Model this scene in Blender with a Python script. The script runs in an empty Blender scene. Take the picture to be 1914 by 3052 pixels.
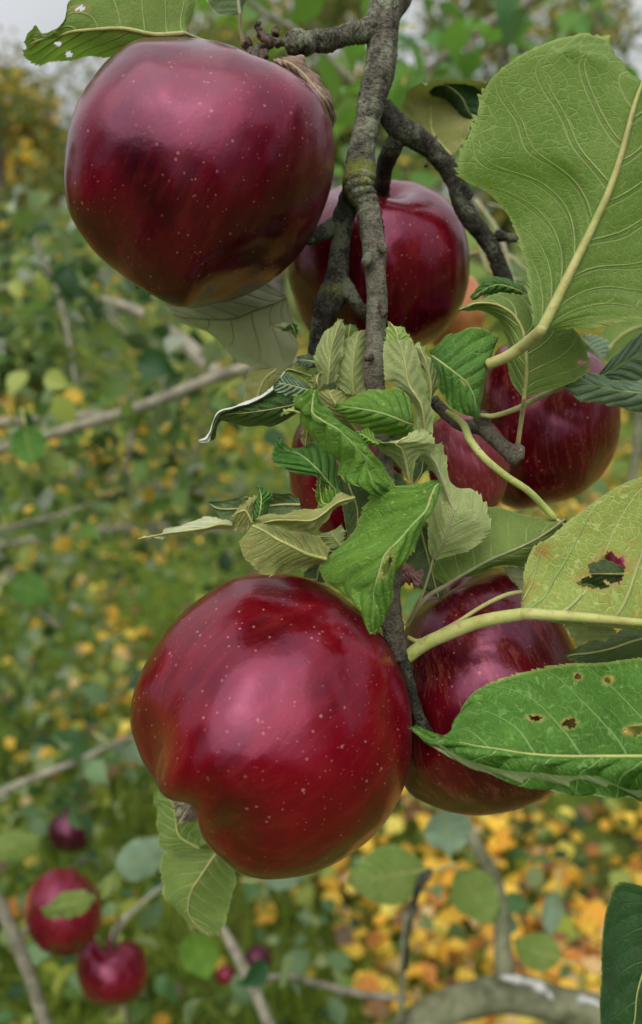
import bpy, math, random
import numpy as np
from mathutils import Vector, Matrix, noise
random.seed(7); rng = np.random.default_rng(11)
SC = bpy.context.scene
COL = SC.collection
R = math.radians

# ---------------------------------------------------------------- camera
PITCH = 22.0
CAM = np.array((0.0, 0.0, 1.55))
cp, sp = math.cos(R(PITCH)), math.sin(R(PITCH))
RIGHT = np.array((1.0, 0, 0)); FWD = np.array((0, cp, -sp)); UP = np.array((0, sp, cp))
HF = 22.5
FPX = 957.0 / math.tan(R(HF))
cam_d = bpy.data.cameras.new('camera'); cam = bpy.data.objects.new('camera', cam_d); COL.objects.link(cam)
cam.location = CAM; cam.rotation_euler = (R(90 - PITCH), 0, 0)
cam_d.sensor_fit = 'HORIZONTAL'; cam_d.sensor_width = 36; cam_d.lens = 18 / math.tan(R(HF))
cam_d.clip_start = 0.01; cam_d.clip_end = 400
cam_d.dof.use_dof = True; cam_d.dof.focus_distance = 0.228; cam_d.dof.aperture_fstop = cam_d.lens / 3.3
cam_d.dof.aperture_blades = 0
SC.camera = cam

# ---------------------------------------------------------------- world, sun, exposure
SUN_EL, SUN_ROT = 58.0, 202.0
w = bpy.data.worlds.new('World'); SC.world = w; w.use_nodes = True
nt = w.node_tree; nt.nodes.clear()
sky = nt.nodes.new('ShaderNodeTexSky'); sky.sky_type = 'NISHITA'; sky.sun_disc = False
sky.sun_elevation = R(SUN_EL); sky.sun_rotation = R(SUN_ROT); sky.air_density = 1.0; sky.dust_density = 6.0; sky.ozone_density = 1.0
bw = nt.nodes.new('ShaderNodeRGBToBW'); mixw = nt.nodes.new('ShaderNodeMix'); mixw.data_type = 'RGBA'
mixw.inputs[0].default_value = 0.8
tc = nt.nodes.new('ShaderNodeTexCoord'); cn = nt.nodes.new('ShaderNodeTexNoise'); cn.inputs['Scale'].default_value = 2.2; cn.inputs['Detail'].default_value = 5
mr = nt.nodes.new('ShaderNodeMapRange'); mr.inputs[1].default_value = 0.3; mr.inputs[2].default_value = 0.7; mr.inputs[3].default_value = 0.85; mr.inputs[4].default_value = 1.15
mul = nt.nodes.new('ShaderNodeVectorMath'); mul.operation = 'SCALE'
ov = nt.nodes.new('ShaderNodeMix'); ov.data_type = 'RGBA'; ov.inputs[0].default_value = 0.72; ov.inputs[7].default_value = (6.0, 6.15, 6.4, 1)   # even cloud deck over the clear-sky model
bg = nt.nodes.new('ShaderNodeBackground'); bg.inputs[1].default_value = 0.105; wo = nt.nodes.new('ShaderNodeOutputWorld')
L = nt.links.new
L(sky.outputs[0], bw.inputs[0]); L(sky.outputs[0], mixw.inputs[6]); L(bw.outputs[0], mixw.inputs[7])
L(tc.outputs['Generated'], cn.inputs['Vector']); L(cn.outputs[0], mr.inputs[0])
sx = nt.nodes.new('ShaderNodeSeparateXYZ'); L(tc.outputs['Generated'], sx.inputs[0])          # an overcast sky is brightest overhead
zr = nt.nodes.new('ShaderNodeMapRange'); zr.inputs[1].default_value = 0.0; zr.inputs[2].default_value = 0.95; zr.inputs[3].default_value = 0.62; zr.inputs[4].default_value = 1.75
L(sx.outputs[2], zr.inputs[0]); zs_ = nt.nodes.new('ShaderNodeMath'); zs_.operation = 'MULTIPLY'; L(mr.outputs[0], zs_.inputs[0]); L(zr.outputs[0], zs_.inputs[1])
L(mixw.outputs[2], ov.inputs[6]); L(ov.outputs[2], mul.inputs[0]); L(zs_.outputs[0], mul.inputs['Scale']); L(mul.outputs[0], bg.inputs[0]); L(bg.outputs[0], wo.inputs[0])
sd = bpy.data.lights.new('sun', 'SUN'); sun = bpy.data.objects.new('sun', sd); COL.objects.link(sun)
sd.energy = 1.4; sd.angle = R(80); sd.color = (1.0, 0.97, 0.92)
saz = R(SUN_ROT)
sdir = Vector((math.sin(saz) * math.cos(R(SUN_EL)), math.cos(saz) * math.cos(R(SUN_EL)), math.sin(R(SUN_EL))))
sun.rotation_euler = sdir.to_track_quat('Z', 'Y').to_euler()
vs = SC.view_settings; vs.view_transform = 'Standard'; vs.look = 'None'; vs.exposure = 0.62; vs.gamma = 1.0; vs.use_curve_mapping = False
SC.render.engine = 'CYCLES'
SC.cycles.max_bounces = 8

# ---------------------------------------------------------------- coordinates
# frames: read-off windows of the 1914x3052 photograph, (x0, y0, scale)
FR = {'1': (0, 0, .66138), '2': (914, 0, .66138), '3': (500, 800, .46296), '4': (1100, 800, .53836), '5': (500, 1300, .46296),
      '6': (1114, 1400, .5291), '7': (300, 1600, .66138), '8': (0, 2252, .5291), '9': (914, 2052, .66138), '0': (0, 700, .59524),
      'd': (0, 0, 1.26587), 's': (0, 0, 1.0), 'a': (800, 1150, .33069), 'b': (1400, 900, .33995), 'e': (1300, 1500, .40608),
      'f': (950, 0, .39683), 'g': (950, 500, .26455), 'h': (0, 600, .46296)}
def S(f, x, y):
    o = FR[f]; return (o[0] + x * o[2], o[1] + y * o[2])
def P(x, y, d):
    "source pixel and depth in metres -> world"
    return CAM + d * (FWD + RIGHT * ((x - 957) / FPX) - UP * ((y - 1526) / FPX))
def PX(v):
    v = np.asarray(v) - CAM; d = v @ FWD
    return 957 + FPX * (v @ RIGHT) / d, 1526 - FPX * (v @ UP) / d, d

# ---------------------------------------------------------------- object helpers
def tag(o, label=None, cat=None, group=None, kind=None):
    if label: o['label'] = label
    if cat: o['category'] = cat
    if group: o['group'] = group
    if kind: o['kind'] = kind
    return o
def empty(name, loc):
    o = bpy.data.objects.new(name, None); COL.objects.link(o); o.location = tuple(loc); o.empty_display_size = .01; return o
def mesh(name, V, F, mats, parent=None, origin=None, attrs=None, smooth=True, mi=None):
    V = np.asarray(V, dtype=float)
    org = np.array(origin if origin is not None else (np.array(parent.location) if parent else V.mean(0)), dtype=float)
    me = bpy.data.meshes.new(name)
    F = [tuple(int(i) for i in f) for f in F] if not isinstance(F, np.ndarray) else F
    if isinstance(F, np.ndarray):
        k = F.shape[1]; n = len(F)
        me.vertices.add(len(V)); me.vertices.foreach_set('co', (V - org).astype(np.float32).ravel())
        me.loops.add(n * k); me.loops.foreach_set('vertex_index', F.astype(np.int32).ravel())
        me.polygons.add(n); me.polygons.foreach_set('loop_start', np.arange(0, n * k, k, dtype=np.int32))
        me.polygons.foreach_set('loop_total', np.full(n, k, dtype=np.int32))
        me.update(calc_edges=True)
    else:
        me.from_pydata([tuple(v) for v in (V - org)], [], F); me.update()
    me.validate()
    if smooth: me.polygons.foreach_set('use_smooth', [True] * len(me.polygons))
    for an, arr in (attrs or {}).items():
        arr = np.asarray(arr, dtype=np.float32)
        if arr.ndim == 1:
            a = me.attributes.new(an, 'FLOAT', 'POINT'); a.data.foreach_set('value', arr)
        else:
            a = me.attributes.new(an, 'FLOAT_VECTOR', 'POINT'); a.data.foreach_set('vector', arr.ravel())
    for m in (mats if isinstance(mats, (list, tuple)) else [mats]): me.materials.append(m)
    if mi is not None: me.polygons.foreach_set('material_index', np.asarray(mi, dtype=np.int32))
    o = bpy.data.objects.new(name, me); COL.objects.link(o)
    if parent: o.parent = parent
    else: o.location = tuple(org)
    return o

# ---------------------------------------------------------------- node helpers
class N:
    def __init__(s, name):
        s.m = bpy.data.materials.new(name); s.m.use_nodes = True; s.t = s.m.node_tree; s.t.nodes.clear()
        s.out = s.t.nodes.new('ShaderNodeOutputMaterial')
    def n(s, typ, **kw):
        nd = s.t.nodes.new(typ)
        for k, v in kw.items(): setattr(nd, k, v)
        return nd
    def lk(s, a, b): s.t.links.new(a, b)
    def put(s, sock, v):
        if isinstance(v, bpy.types.NodeSocket): s.lk(v, sock)
        elif v is not None:
            if isinstance(v, (tuple, list)) and len(v) == 3 and sock.type == 'RGBA': v = (*v, 1)
            sock.default_value = v
    def math(s, op, a, b=None, c=None, clamp=False):
        nd = s.n('ShaderNodeMath', operation=op, use_clamp=clamp)
        for i, v in enumerate((a, b, c)):
            if v is not None: s.put(nd.inputs[i], v)
        return nd.outputs[0]
    def attr(s, name, out='Fac'):
        return s.n('ShaderNodeAttribute', attribute_name=name).outputs[out]
    def noise(s, vec, scale, detail=3, rough=.55, out=0):
        nd = s.n('ShaderNodeTexNoise'); s.put(nd.inputs['Vector'], vec); nd.inputs['Scale'].default_value = scale
        nd.inputs['Detail'].default_value = detail; nd.inputs['Roughness'].default_value = rough; return nd.outputs[out]
    def voro(s, vec, scale, feature='F1', rnd=1.0):
        nd = s.n('ShaderNodeTexVoronoi', feature=feature); s.put(nd.inputs['Vector'], vec); nd.inputs['Scale'].default_value = scale
        nd.inputs['Randomness'].default_value = rnd; return nd
    def rng(s, v, a, b, c=0.0, d=1.0, smooth=False):
        nd = s.n('ShaderNodeMapRange', interpolation_type='SMOOTHSTEP' if smooth else 'LINEAR'); s.put(nd.inputs[0], v)
        for i, q in enumerate((a, b, c, d)): s.put(nd.inputs[i + 1], q)
        return nd.outputs[0]
    def mix(s, f, a, b, typ='MIX'):
        nd = s.n('ShaderNodeMix', data_type='RGBA', blend_type=typ); s.put(nd.inputs[0], f); s.put(nd.inputs[6], a); s.put(nd.inputs[7], b); return nd.outputs[2]
    def bump(s, h, strength, dist, normal=None):
        nd = s.n('ShaderNodeBump'); nd.inputs['Strength'].default_value = strength; nd.inputs['Distance'].default_value = dist
        s.put(nd.inputs['Height'], h)
        if normal: s.lk(normal, nd.inputs['Normal'])
        return nd.outputs[0]
    def obj(s): return s.n('ShaderNodeTexCoord').outputs['Object']
    def scale(s, vec, v):
        nd = s.n('ShaderNodeVectorMath', operation='MULTIPLY'); s.put(nd.inputs[0], vec); nd.inputs[1].default_value = v; return nd.outputs[0]
    def principled(s, col, rough, spec=.5, normal=None, **kw):
        b = s.n('ShaderNodeBsdfPrincipled'); s.put(b.inputs['Base Color'], col); s.put(b.inputs['Roughness'], rough)
        s.put(b.inputs['Specular IOR Level'], spec)
        if normal: s.lk(normal, b.inputs['Normal'])
        for k, v in kw.items(): s.put(b.inputs[k.replace('_', ' ')], v)
        return b.outputs[0]
    def done(s, sh): s.lk(sh, s.out.inputs[0]); return s.m

# ---------------------------------------------------------------- materials
def apple_mat(name, dark=(.09, .0025, .008), mid=(.26, .006, .02), pale=(.42, .10, .06), streak=.0, spots=1.0, rough=.27, patch=None, bloom=.12, patchcol=(.45,.14,.04)):
    n = N(name); o = n.obj()
    st = n.attr('streak', 'Vector')
    big = n.noise(o, 28, 3)
    stn = n.noise(st, 7.0, 4, .65)
    fine = n.noise(st, 22.0, 3, .7)
    f = n.rng(n.math('ADD', n.math('MULTIPLY', big, .72), n.math('MULTIPLY', stn, .28)), .36, .68)
    col = n.mix(f, dark, mid)
    if streak > 0:
        sf = n.math('MULTIPLY', n.rng(n.math('MULTIPLY', n.math('ADD', fine, stn), .5), .5, .66), streak)
        col = n.mix(sf, col, pale)
    if patch is not None:                      # paler ground colour of the fruit round its stem end or on its shaded cheek
        vm = n.n('ShaderNodeVectorMath', operation='DISTANCE'); n.put(vm.inputs[0], o); vm.inputs[1].default_value = patch[0]
        pf = n.math('ADD', vm.outputs['Value'], n.math('MULTIPLY', n.math('SUBTRACT', n.noise(o, 90, 4), .5), .02))
        pf = n.rng(pf, patch[1], patch[1] * .35, 0, .85, True)
        col = n.mix(pf, col, patchcol)
    # lenticels
    v = n.voro(o, 210); cr = n.n('ShaderNodeSeparateColor'); n.lk(v.outputs['Color'], cr.inputs[0])
    wob = n.math('MULTIPLY', n.noise(o, 1500, 2), .07)
    rad = n.rng(cr.outputs[0], .25, 1.0, .01, .115)
    sp_ = n.rng(n.math('SUBTRACT', n.math('ADD', v.outputs['Distance'], wob), rad), .055, -.01)
    v2 = n.voro(o, 480); cr2 = n.n('ShaderNodeSeparateColor'); n.lk(v2.outputs['Color'], cr2.inputs[0])
    rad2 = n.rng(cr2.outputs[1], .35, 1.0, -.03, .22)
    sp2 = n.rng(n.math('SUBTRACT', n.math('ADD', v2.outputs['Distance'], wob), rad2), .06, -.01)
    spm = n.math('MULTIPLY', n.math('MAXIMUM', sp_, n.math('MULTIPLY', sp2, .75)), n.rng(n.noise(o, 45, 2), .35, .55, .35, 1.0))
    v3 = n.voro(o, 900); cr3 = n.n('ShaderNodeSeparateColor'); n.lk(v3.outputs['Color'], cr3.inputs[0])
    sp3 = n.rng(n.math('SUBTRACT', n.math('ADD', v3.outputs['Distance'], wob), n.rng(cr3.outputs[2], .45, 1.0, -.05, .24)), .08, -.01)
    spm = n.math('MAXIMUM', spm, n.math('MULTIPLY', sp3, n.rng(n.noise(o, 30, 2), .42, .6, 0, .6)))
    col = n.mix(n.math('MULTIPLY', spm, .44 * spots), col, (.56, .24, .20))
    # dull waxy bloom, patchy
    bl = n.math('MULTIPLY', n.rng(n.noise(o, 60, 4), .35, .75), bloom * .25)
    rg = n.rng(n.noise(o, 35, 5, .6), .3, .7, rough - .04, rough + .08)
    h = n.math('ADD', n.math('MULTIPLY', n.noise(o, 900, 3), .35), n.math('MULTIPLY', n.noise(o, 120, 2), 1.2))
    h = n.math('SUBTRACT', h, n.math('MULTIPLY', spm, .25))
    nm0 = n.bump(n.noise(o, 55, 1, .4), .7, .0022)     # shallow dents and faceting of the flesh
    nm = n.bump(h, .30, .0005, nm0)
    sh = n.principled(col, n.math('SUBTRACT', rg, .07), .84, nm, IOR=1.45, Specular_Tint=(1.0, .36, .58, 1), Coat_Weight=.05, Coat_IOR=1.5, Coat_Roughness=rough - .08,
                      Sheen_Weight=bl, Sheen_Roughness=.35, Sheen_Tint=(.8, .72, .75))
    return n.done(sh)

def leaf_mat(name, top=(.05, .13, .02), top2=(.10, .22, .03), und=(.22, .30, .12), und2=(.30, .36, .17), vein=(.30, .40, .12), uvein=(.42, .46, .22),
             nv=7.5, trans=.30, tcol=None, gloss=.38, speck=0.0, blotch=None, blotchf=0.0, netc=.35, rub=1.0, spec=.45, skew=2.2):
    n = N(name); lc = n.attr('lc', 'Vector'); mmv = n.attr('mm', 'Vector')
    se = n.n('ShaderNodeSeparateXYZ'); n.lk(lc, se.inputs[0]); u, t = se.outputs[0], se.outputs[1]
    au = n.math('ABSOLUTE', u)
    side = n.math('MULTIPLY', n.math('SIGN', u), .22)
    wob = n.math('MULTIPLY', n.math('SUBTRACT', n.noise(mmv, .09, 2), .5), .12)
    ph = n.math('ADD', n.math('SUBTRACT', n.math('MULTIPLY', t, nv), n.math('MULTIPLY', n.math('POWER', au, 1.15), skew)), n.math('ADD', side, wob))
    fr = n.math('FRACT', ph); dv = n.math('ABSOLUTE', n.math('SUBTRACT', fr, .5))
    vw = n.rng(au, 0, 1, .022, .006)
    sv = n.rng(n.math('SUBTRACT', dv, vw), .026, -.006, 0, 1, True)
    mid = n.rng(au, n.rng(t, 0, 1, .05, .03), .012, 0, 1, True)
    # tertiary veins: rungs between the side veins, then a fine net
    vo = n.voro(n.scale(mmv, (.75, 1.25, 1.0)), .50, 'DISTANCE_TO_EDGE'); vo2 = n.voro(mmv, 1.5, 'DISTANCE_TO_EDGE')
    net = n.rng(vo.outputs['Distance'], .10, .0, 0, 1, True); net2 = n.rng(vo2.outputs['Distance'], .12, .0, 0, 1, True)
    lines = n.math('MAXIMUM', n.math('MAXIMUM', sv, mid), n.math('MAXIMUM', n.math('MULTIPLY', net, netc), n.math('MULTIPLY', net2, netc * .5)))
    puff = n.math('MULTIPLY', n.math('POWER', n.math('MINIMUM', n.math('MULTIPLY', dv, -2), 0.0), 2.0), 0)
    quilt = n.math('SUBTRACT', 1.0, n.math('POWER', n.math('MULTIPLY', dv, 2.0), 2.0))
    big = n.noise(mmv, .07, 4, .6); fin = n.noise(mmv, .8, 4, .7)
    mx = n.rng(n.math('ADD', n.math('MULTIPLY', big, .7), n.math('MULTIPLY', fin, .3)), .36, .64)
    ctop = n.mix(n.math('MULTIPLY', lines, .7), n.mix(mx, top, top2), vein)
    cund = n.mix(n.math('MULTIPLY', lines, .85), n.mix(mx, und, und2), uvein)
    if speck > 0:
        v3 = n.voro(mmv, .55); sc = n.n('ShaderNodeSeparateColor'); n.lk(v3.outputs['Color'], sc.inputs[0])
        sm = n.rng(n.math('SUBTRACT', n.math('ADD', v3.outputs['Distance'], n.math('MULTIPLY', fin, .25)), n.rng(sc.outputs[0], .3, 1, -.1, .38)), .12, 0.0)
        sm = n.math('MULTIPLY', sm, n.rng(n.noise(mmv, .09, 2), .45, .6))
        ctop = n.mix(n.math('MULTIPLY', sm, speck), ctop, (.42, .50, .12))
    if blotch:
        bm = n.math('MULTIPLY', n.rng(n.noise(mmv, .11, 5, .65), .52, .68), blotchf)
        ctop = n.mix(bm, ctop, blotch); cund = n.mix(bm, cund, blotch)
    # brown nibbles and freckles
    bs = n.voro(mmv, .16); bc = n.n('ShaderNodeSeparateColor'); n.lk(bs.outputs['Color'], bc.inputs[0])
    bmk = n.rng(n.math('SUBTRACT', n.math('ADD', bs.outputs['Distance'], n.math('MULTIPLY', fin, .12)), n.rng(bc.outputs[1], .72, 1, -.1, .16)), .07, 0)
    ctop = n.mix(n.math('MULTIPLY', bmk, .7), ctop, (.16, .07, .04)); cund = n.mix(n.math('MULTIPLY', bmk, .5), cund, (.22, .10, .07))
    # yellowed rim
    ctop = n.mix(n.rng(au, .955, 1.0, 0, .7), ctop, (.34, .38, .10)); cund = n.mix(n.rng(au, .955, 1.0, 0, .6), cund, (.36, .42, .14))
    rv_ = n.math('MULTIPLY', n.attr('rim'), .85); ctop = n.mix(rv_, ctop, (.42, .36, .10)); cund = n.mix(rv_, cund, (.36, .24, .09))
    gm = n.n('ShaderNodeNewGeometry'); bf = gm.outputs['Backfacing']
    ht = n.math('ADD', n.math('MULTIPLY', quilt, .55 * rub), n.math('SUBTRACT', n.math('MULTIPLY', fin, .22 * rub), n.math('MULTIPLY', lines, .55)))
    ht = n.math('ADD', ht, n.math('MULTIPLY', n.noise(mmv, 2.2, 3, .7), .35 * rub)); nt_ = n.bump(ht, 1.0, .0013)
    hu = n.math('ADD', n.math('MULTIPLY', lines, .8), n.math('ADD', n.math('MULTIPLY', fin, .25), n.math('MULTIPLY', n.math('SUBTRACT', 1.0, quilt), .25)))
    hu = n.math('ADD', hu, n.math('MULTIPLY', n.noise(mmv, 2.2, 3, .7), .3)); nu = n.bump(hu, .6, .0007)
    pt = n.principled(ctop, n.rng(fin, .3, .7, gloss - .06, gloss + .1), spec, nt_)
    pu = n.principled(cund, .7, .25, nu, Sheen_Weight=.05, Sheen_Roughness=.6)
    tr = n.n('ShaderNodeBsdfTranslucent')
    tcc = tcol or tuple(min(1, c * 2.2 + .02) for c in top2)
    n.put(tr.inputs[0], n.mix(n.math('MULTIPLY', lines, .35), tcc, vein)); 
    def mixs(f, a, b):
        q = n.n('ShaderNodeMixShader'); n.put(q.inputs[0], f); n.lk(a, q.inputs[1]); n.lk(b, q.inputs[2]); return q.outputs[0]
    return n.done(mixs(trans, mixs(bf, pt, pu), tr.outputs[0]))

def bark_mat(name, a=(.018, .016, .011), b=(.21, .19, .135), lichen=.85, moss=1.0):
    n = N(name); o = n.obj()
    m1 = n.noise(o, 260, 6, .7); m2 = n.noise(o, 60, 3); m3 = n.noise(o, 1100, 3, .7)
    ax = n.attr('ax', 'Vector'); rings = n.noise(n.scale(ax, (1.2, 1.2, 14)), 3.0, 4, .6)
    f = n.rng(n.math('ADD', n.math('MULTIPLY', m1, .5), n.math('MULTIPLY', rings, .5)), .42, .59)
    col = n.mix(f, a, b)
    lm = n.math('MULTIPLY', n.rng(n.math('ADD', n.math('MULTIPLY', n.noise(o, 95, 5, .7), .7), n.math('MULTIPLY', m3, .3)), .51, .58), lichen)
    col = n.mix(lm, col, (.30, .33, .22))
    mo = n.attr('moss'); mm = n.rng(n.math('ADD', n.math('MULTIPLY', n.noise(o, 170, 5, .7), 1.0), n.math('SUBTRACT', mo, 1.0)), .25, .5, 0, moss)
    col = n.mix(mm, col, n.mix(m3, (.10, .12, .02), (.30, .30, .05)))
    vv = n.voro(o, 330); lent = n.math('MULTIPLY', n.rng(vv.outputs['Distance'], .16, .08), .45); col = n.mix(lent, col, (.30, .24, .18))
    h = n.math('ADD', n.math('MULTIPLY', m1, 1.0), n.math('ADD', n.math('MULTIPLY', m3, .5), n.math('MULTIPLY', rings, 1.3)))
    return n.done(n.principled(col, .85, .25, n.bump(h, 1.0, .0016)))

def stalk_mat(name, a=(.27, .29, .07), b=(.40, .40, .14)):
    n = N(name); o = n.obj(); f = n.rng(n.noise(o, 150, 4), .35, .65)
    col = n.mix(f, a, b); col = n.mix(n.rng(n.noise(o, 420, 3), .57, .68, 0, .6), col, (.26, .13, .06)); col = n.mix(n.rng(n.noise(o, 60, 2), .45, .62, 0, .35), col, (.30, .20, .09))
    return n.done(n.principled(col, .6, .35, n.bump(n.noise(o, 900, 3), .4, .0004), Subsurface_Weight=.1, Subsurface_Scale=.002, Sheen_Weight=.15))

def simple_mat(name, a, b, scale, rough=.8, bump=.5, dist=.001, spec=.3, trans=0, attr=None):
    n = N(name); o = n.obj(); f = n.rng(n.noise(o, scale, 5, .65), .35, .65); col = n.mix(f, a, b)
    if attr: col = n.mix(1.0, n.attr(attr, 'Color'), n.mix(f, (.75, .75, .75), (1.15, 1.15, 1.15)), 'MULTIPLY')
    sh = n.principled(col, rough, spec, n.bump(n.noise(o, scale * 4, 3), bump, dist))
    if trans:
        tr = n.n('ShaderNodeBsdfTranslucent'); n.put(tr.inputs[0], col if attr else n.mix(.5, col, (.4, .5, .05)))
        q = n.n('ShaderNodeMixShader'); q.inputs[0].default_value = trans; n.lk(sh, q.inputs[1]); n.lk(tr.outputs[0], q.inputs[2]); sh = q.outputs[0]
    return n.done(sh)

# ---------------------------------------------------------------- geometry: tubes
def spline(pts, n):
    "Catmull-Rom through rows of pts (k, m) sampled at n even-ish parameters by chord length"
    p = np.asarray(pts, dtype=float); k = len(p)
    if k == 1: return np.repeat(p, n, 0)
    ch = np.linalg.norm(np.diff(p[:, :3], axis=0), axis=1) + 1e-9
    s = np.concatenate([[0], np.cumsum(ch)]); T = np.linspace(0, s[-1], n)
    m = np.zeros_like(p)
    m[1:-1] = (p[2:] - p[:-2]) / (s[2:] - s[:-2])[:, None]; m[0] = (p[1] - p[0]) / ch[0]; m[-1] = (p[-1] - p[-2]) / ch[-1]
    i = np.clip(np.searchsorted(s, T, side='right') - 1, 0, k - 2); h = ch[i][:, None]; x = ((T - s[i]) / ch[i])[:, None]
    return ((2*x**3-3*x**2+1)*p[i] + (x**3-2*x**2+x)*h*m[i] + (-2*x**3+3*x**2)*p[i+1] + (x**3-x**2)*h*m[i+1])

def tube_geo(path, rad, ns=14, rough=0.0, rfreq=250, rings=0.0, moss=None, cap=True, seed=0):
    path = np.asarray(path); n = len(path)
    T = np.gradient(path, axis=0); T /= np.linalg.norm(T, axis=1)[:, None] + 1e-12
    ref = np.array((0.31, -.9, .2)); u = np.cross(T[0], ref); u /= np.linalg.norm(u)
    V = []; AX = []; MO = []
    ln = np.concatenate([[0], np.cumsum(np.linalg.norm(np.diff(path, axis=0), axis=1))])
    for i in range(n):
        u = u - T[i] * (u @ T[i]); u /= np.linalg.norm(u) + 1e-12; v = np.cross(T[i], u)
        for j in range(ns):
            a = 2 * math.pi * j / ns; d = u * math.cos(a) + v * math.sin(a); r = rad[i]
            if rough:
                q = Vector(path[i] + d * r) * rfreq + Vector((seed, 0, 0))
                k = noise.noise(q) * .6 + noise.noise(q * 2.3) * .4
                if rings: k += rings * noise.noise(Vector((seed * 3.1 + .2 * math.cos(a), .2 * math.sin(a), ln[i] * rfreq * 2.2)))
                r = r + rough * k * 1.3
            V.append(path[i] + d * r); AX.append((math.cos(a), math.sin(a), ln[i] * 60)); MO.append(0 if moss is None else moss[i])
    F = [(i*ns+j, i*ns+(j+1) % ns, (i+1)*ns+(j+1) % ns, (i+1)*ns+j) for i in range(n-1) for j in range(ns)]
    if cap:
        V += [path[0] - T[0] * rad[0] * .35, path[-1] + T[-1] * rad[-1] * .5]; AX += [(0, 0, 0), (0, 0, ln[-1] * 60)]; MO += [MO[0], MO[-1]]
        a0 = n * ns
        F += [(a0, (j+1) % ns, j) for j in range(ns)] + [(a0+1, (n-1)*ns+j, (n-1)*ns+(j+1) % ns) for j in range(ns)]
    return V, F, AX, MO
def tube(name, pts, mat, parent, f='s', ns=14, step=.0012, rough=0.0, rfreq=250, rings=0.0, seed=0, extra=None):
    "pts: (x, y, depth_mm, radius in source px [, moss]) "
    q = []
    for p in pts:
        x, y = S(f, p[0], p[1]); d = p[2] / 1000.0
        q.append((*P(x, y, d), p[3] * d / FPX, p[4] if len(p) > 4 else 0.0))
    q = np.array(q); ln = np.linalg.norm(np.diff(q[:, :3], axis=0), axis=1).sum()
    sp_ = spline(q, max(4, min(400, int(ln / step))))
    V, F, AX, MO = tube_geo(sp_[:, :3], np.maximum(sp_[:, 3], 1e-4), ns, rough, rfreq, rings, sp_[:, 4], seed=seed)
    return mesh(name, V, F, mat, parent, attrs={'ax': AX, 'moss': MO})

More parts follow.
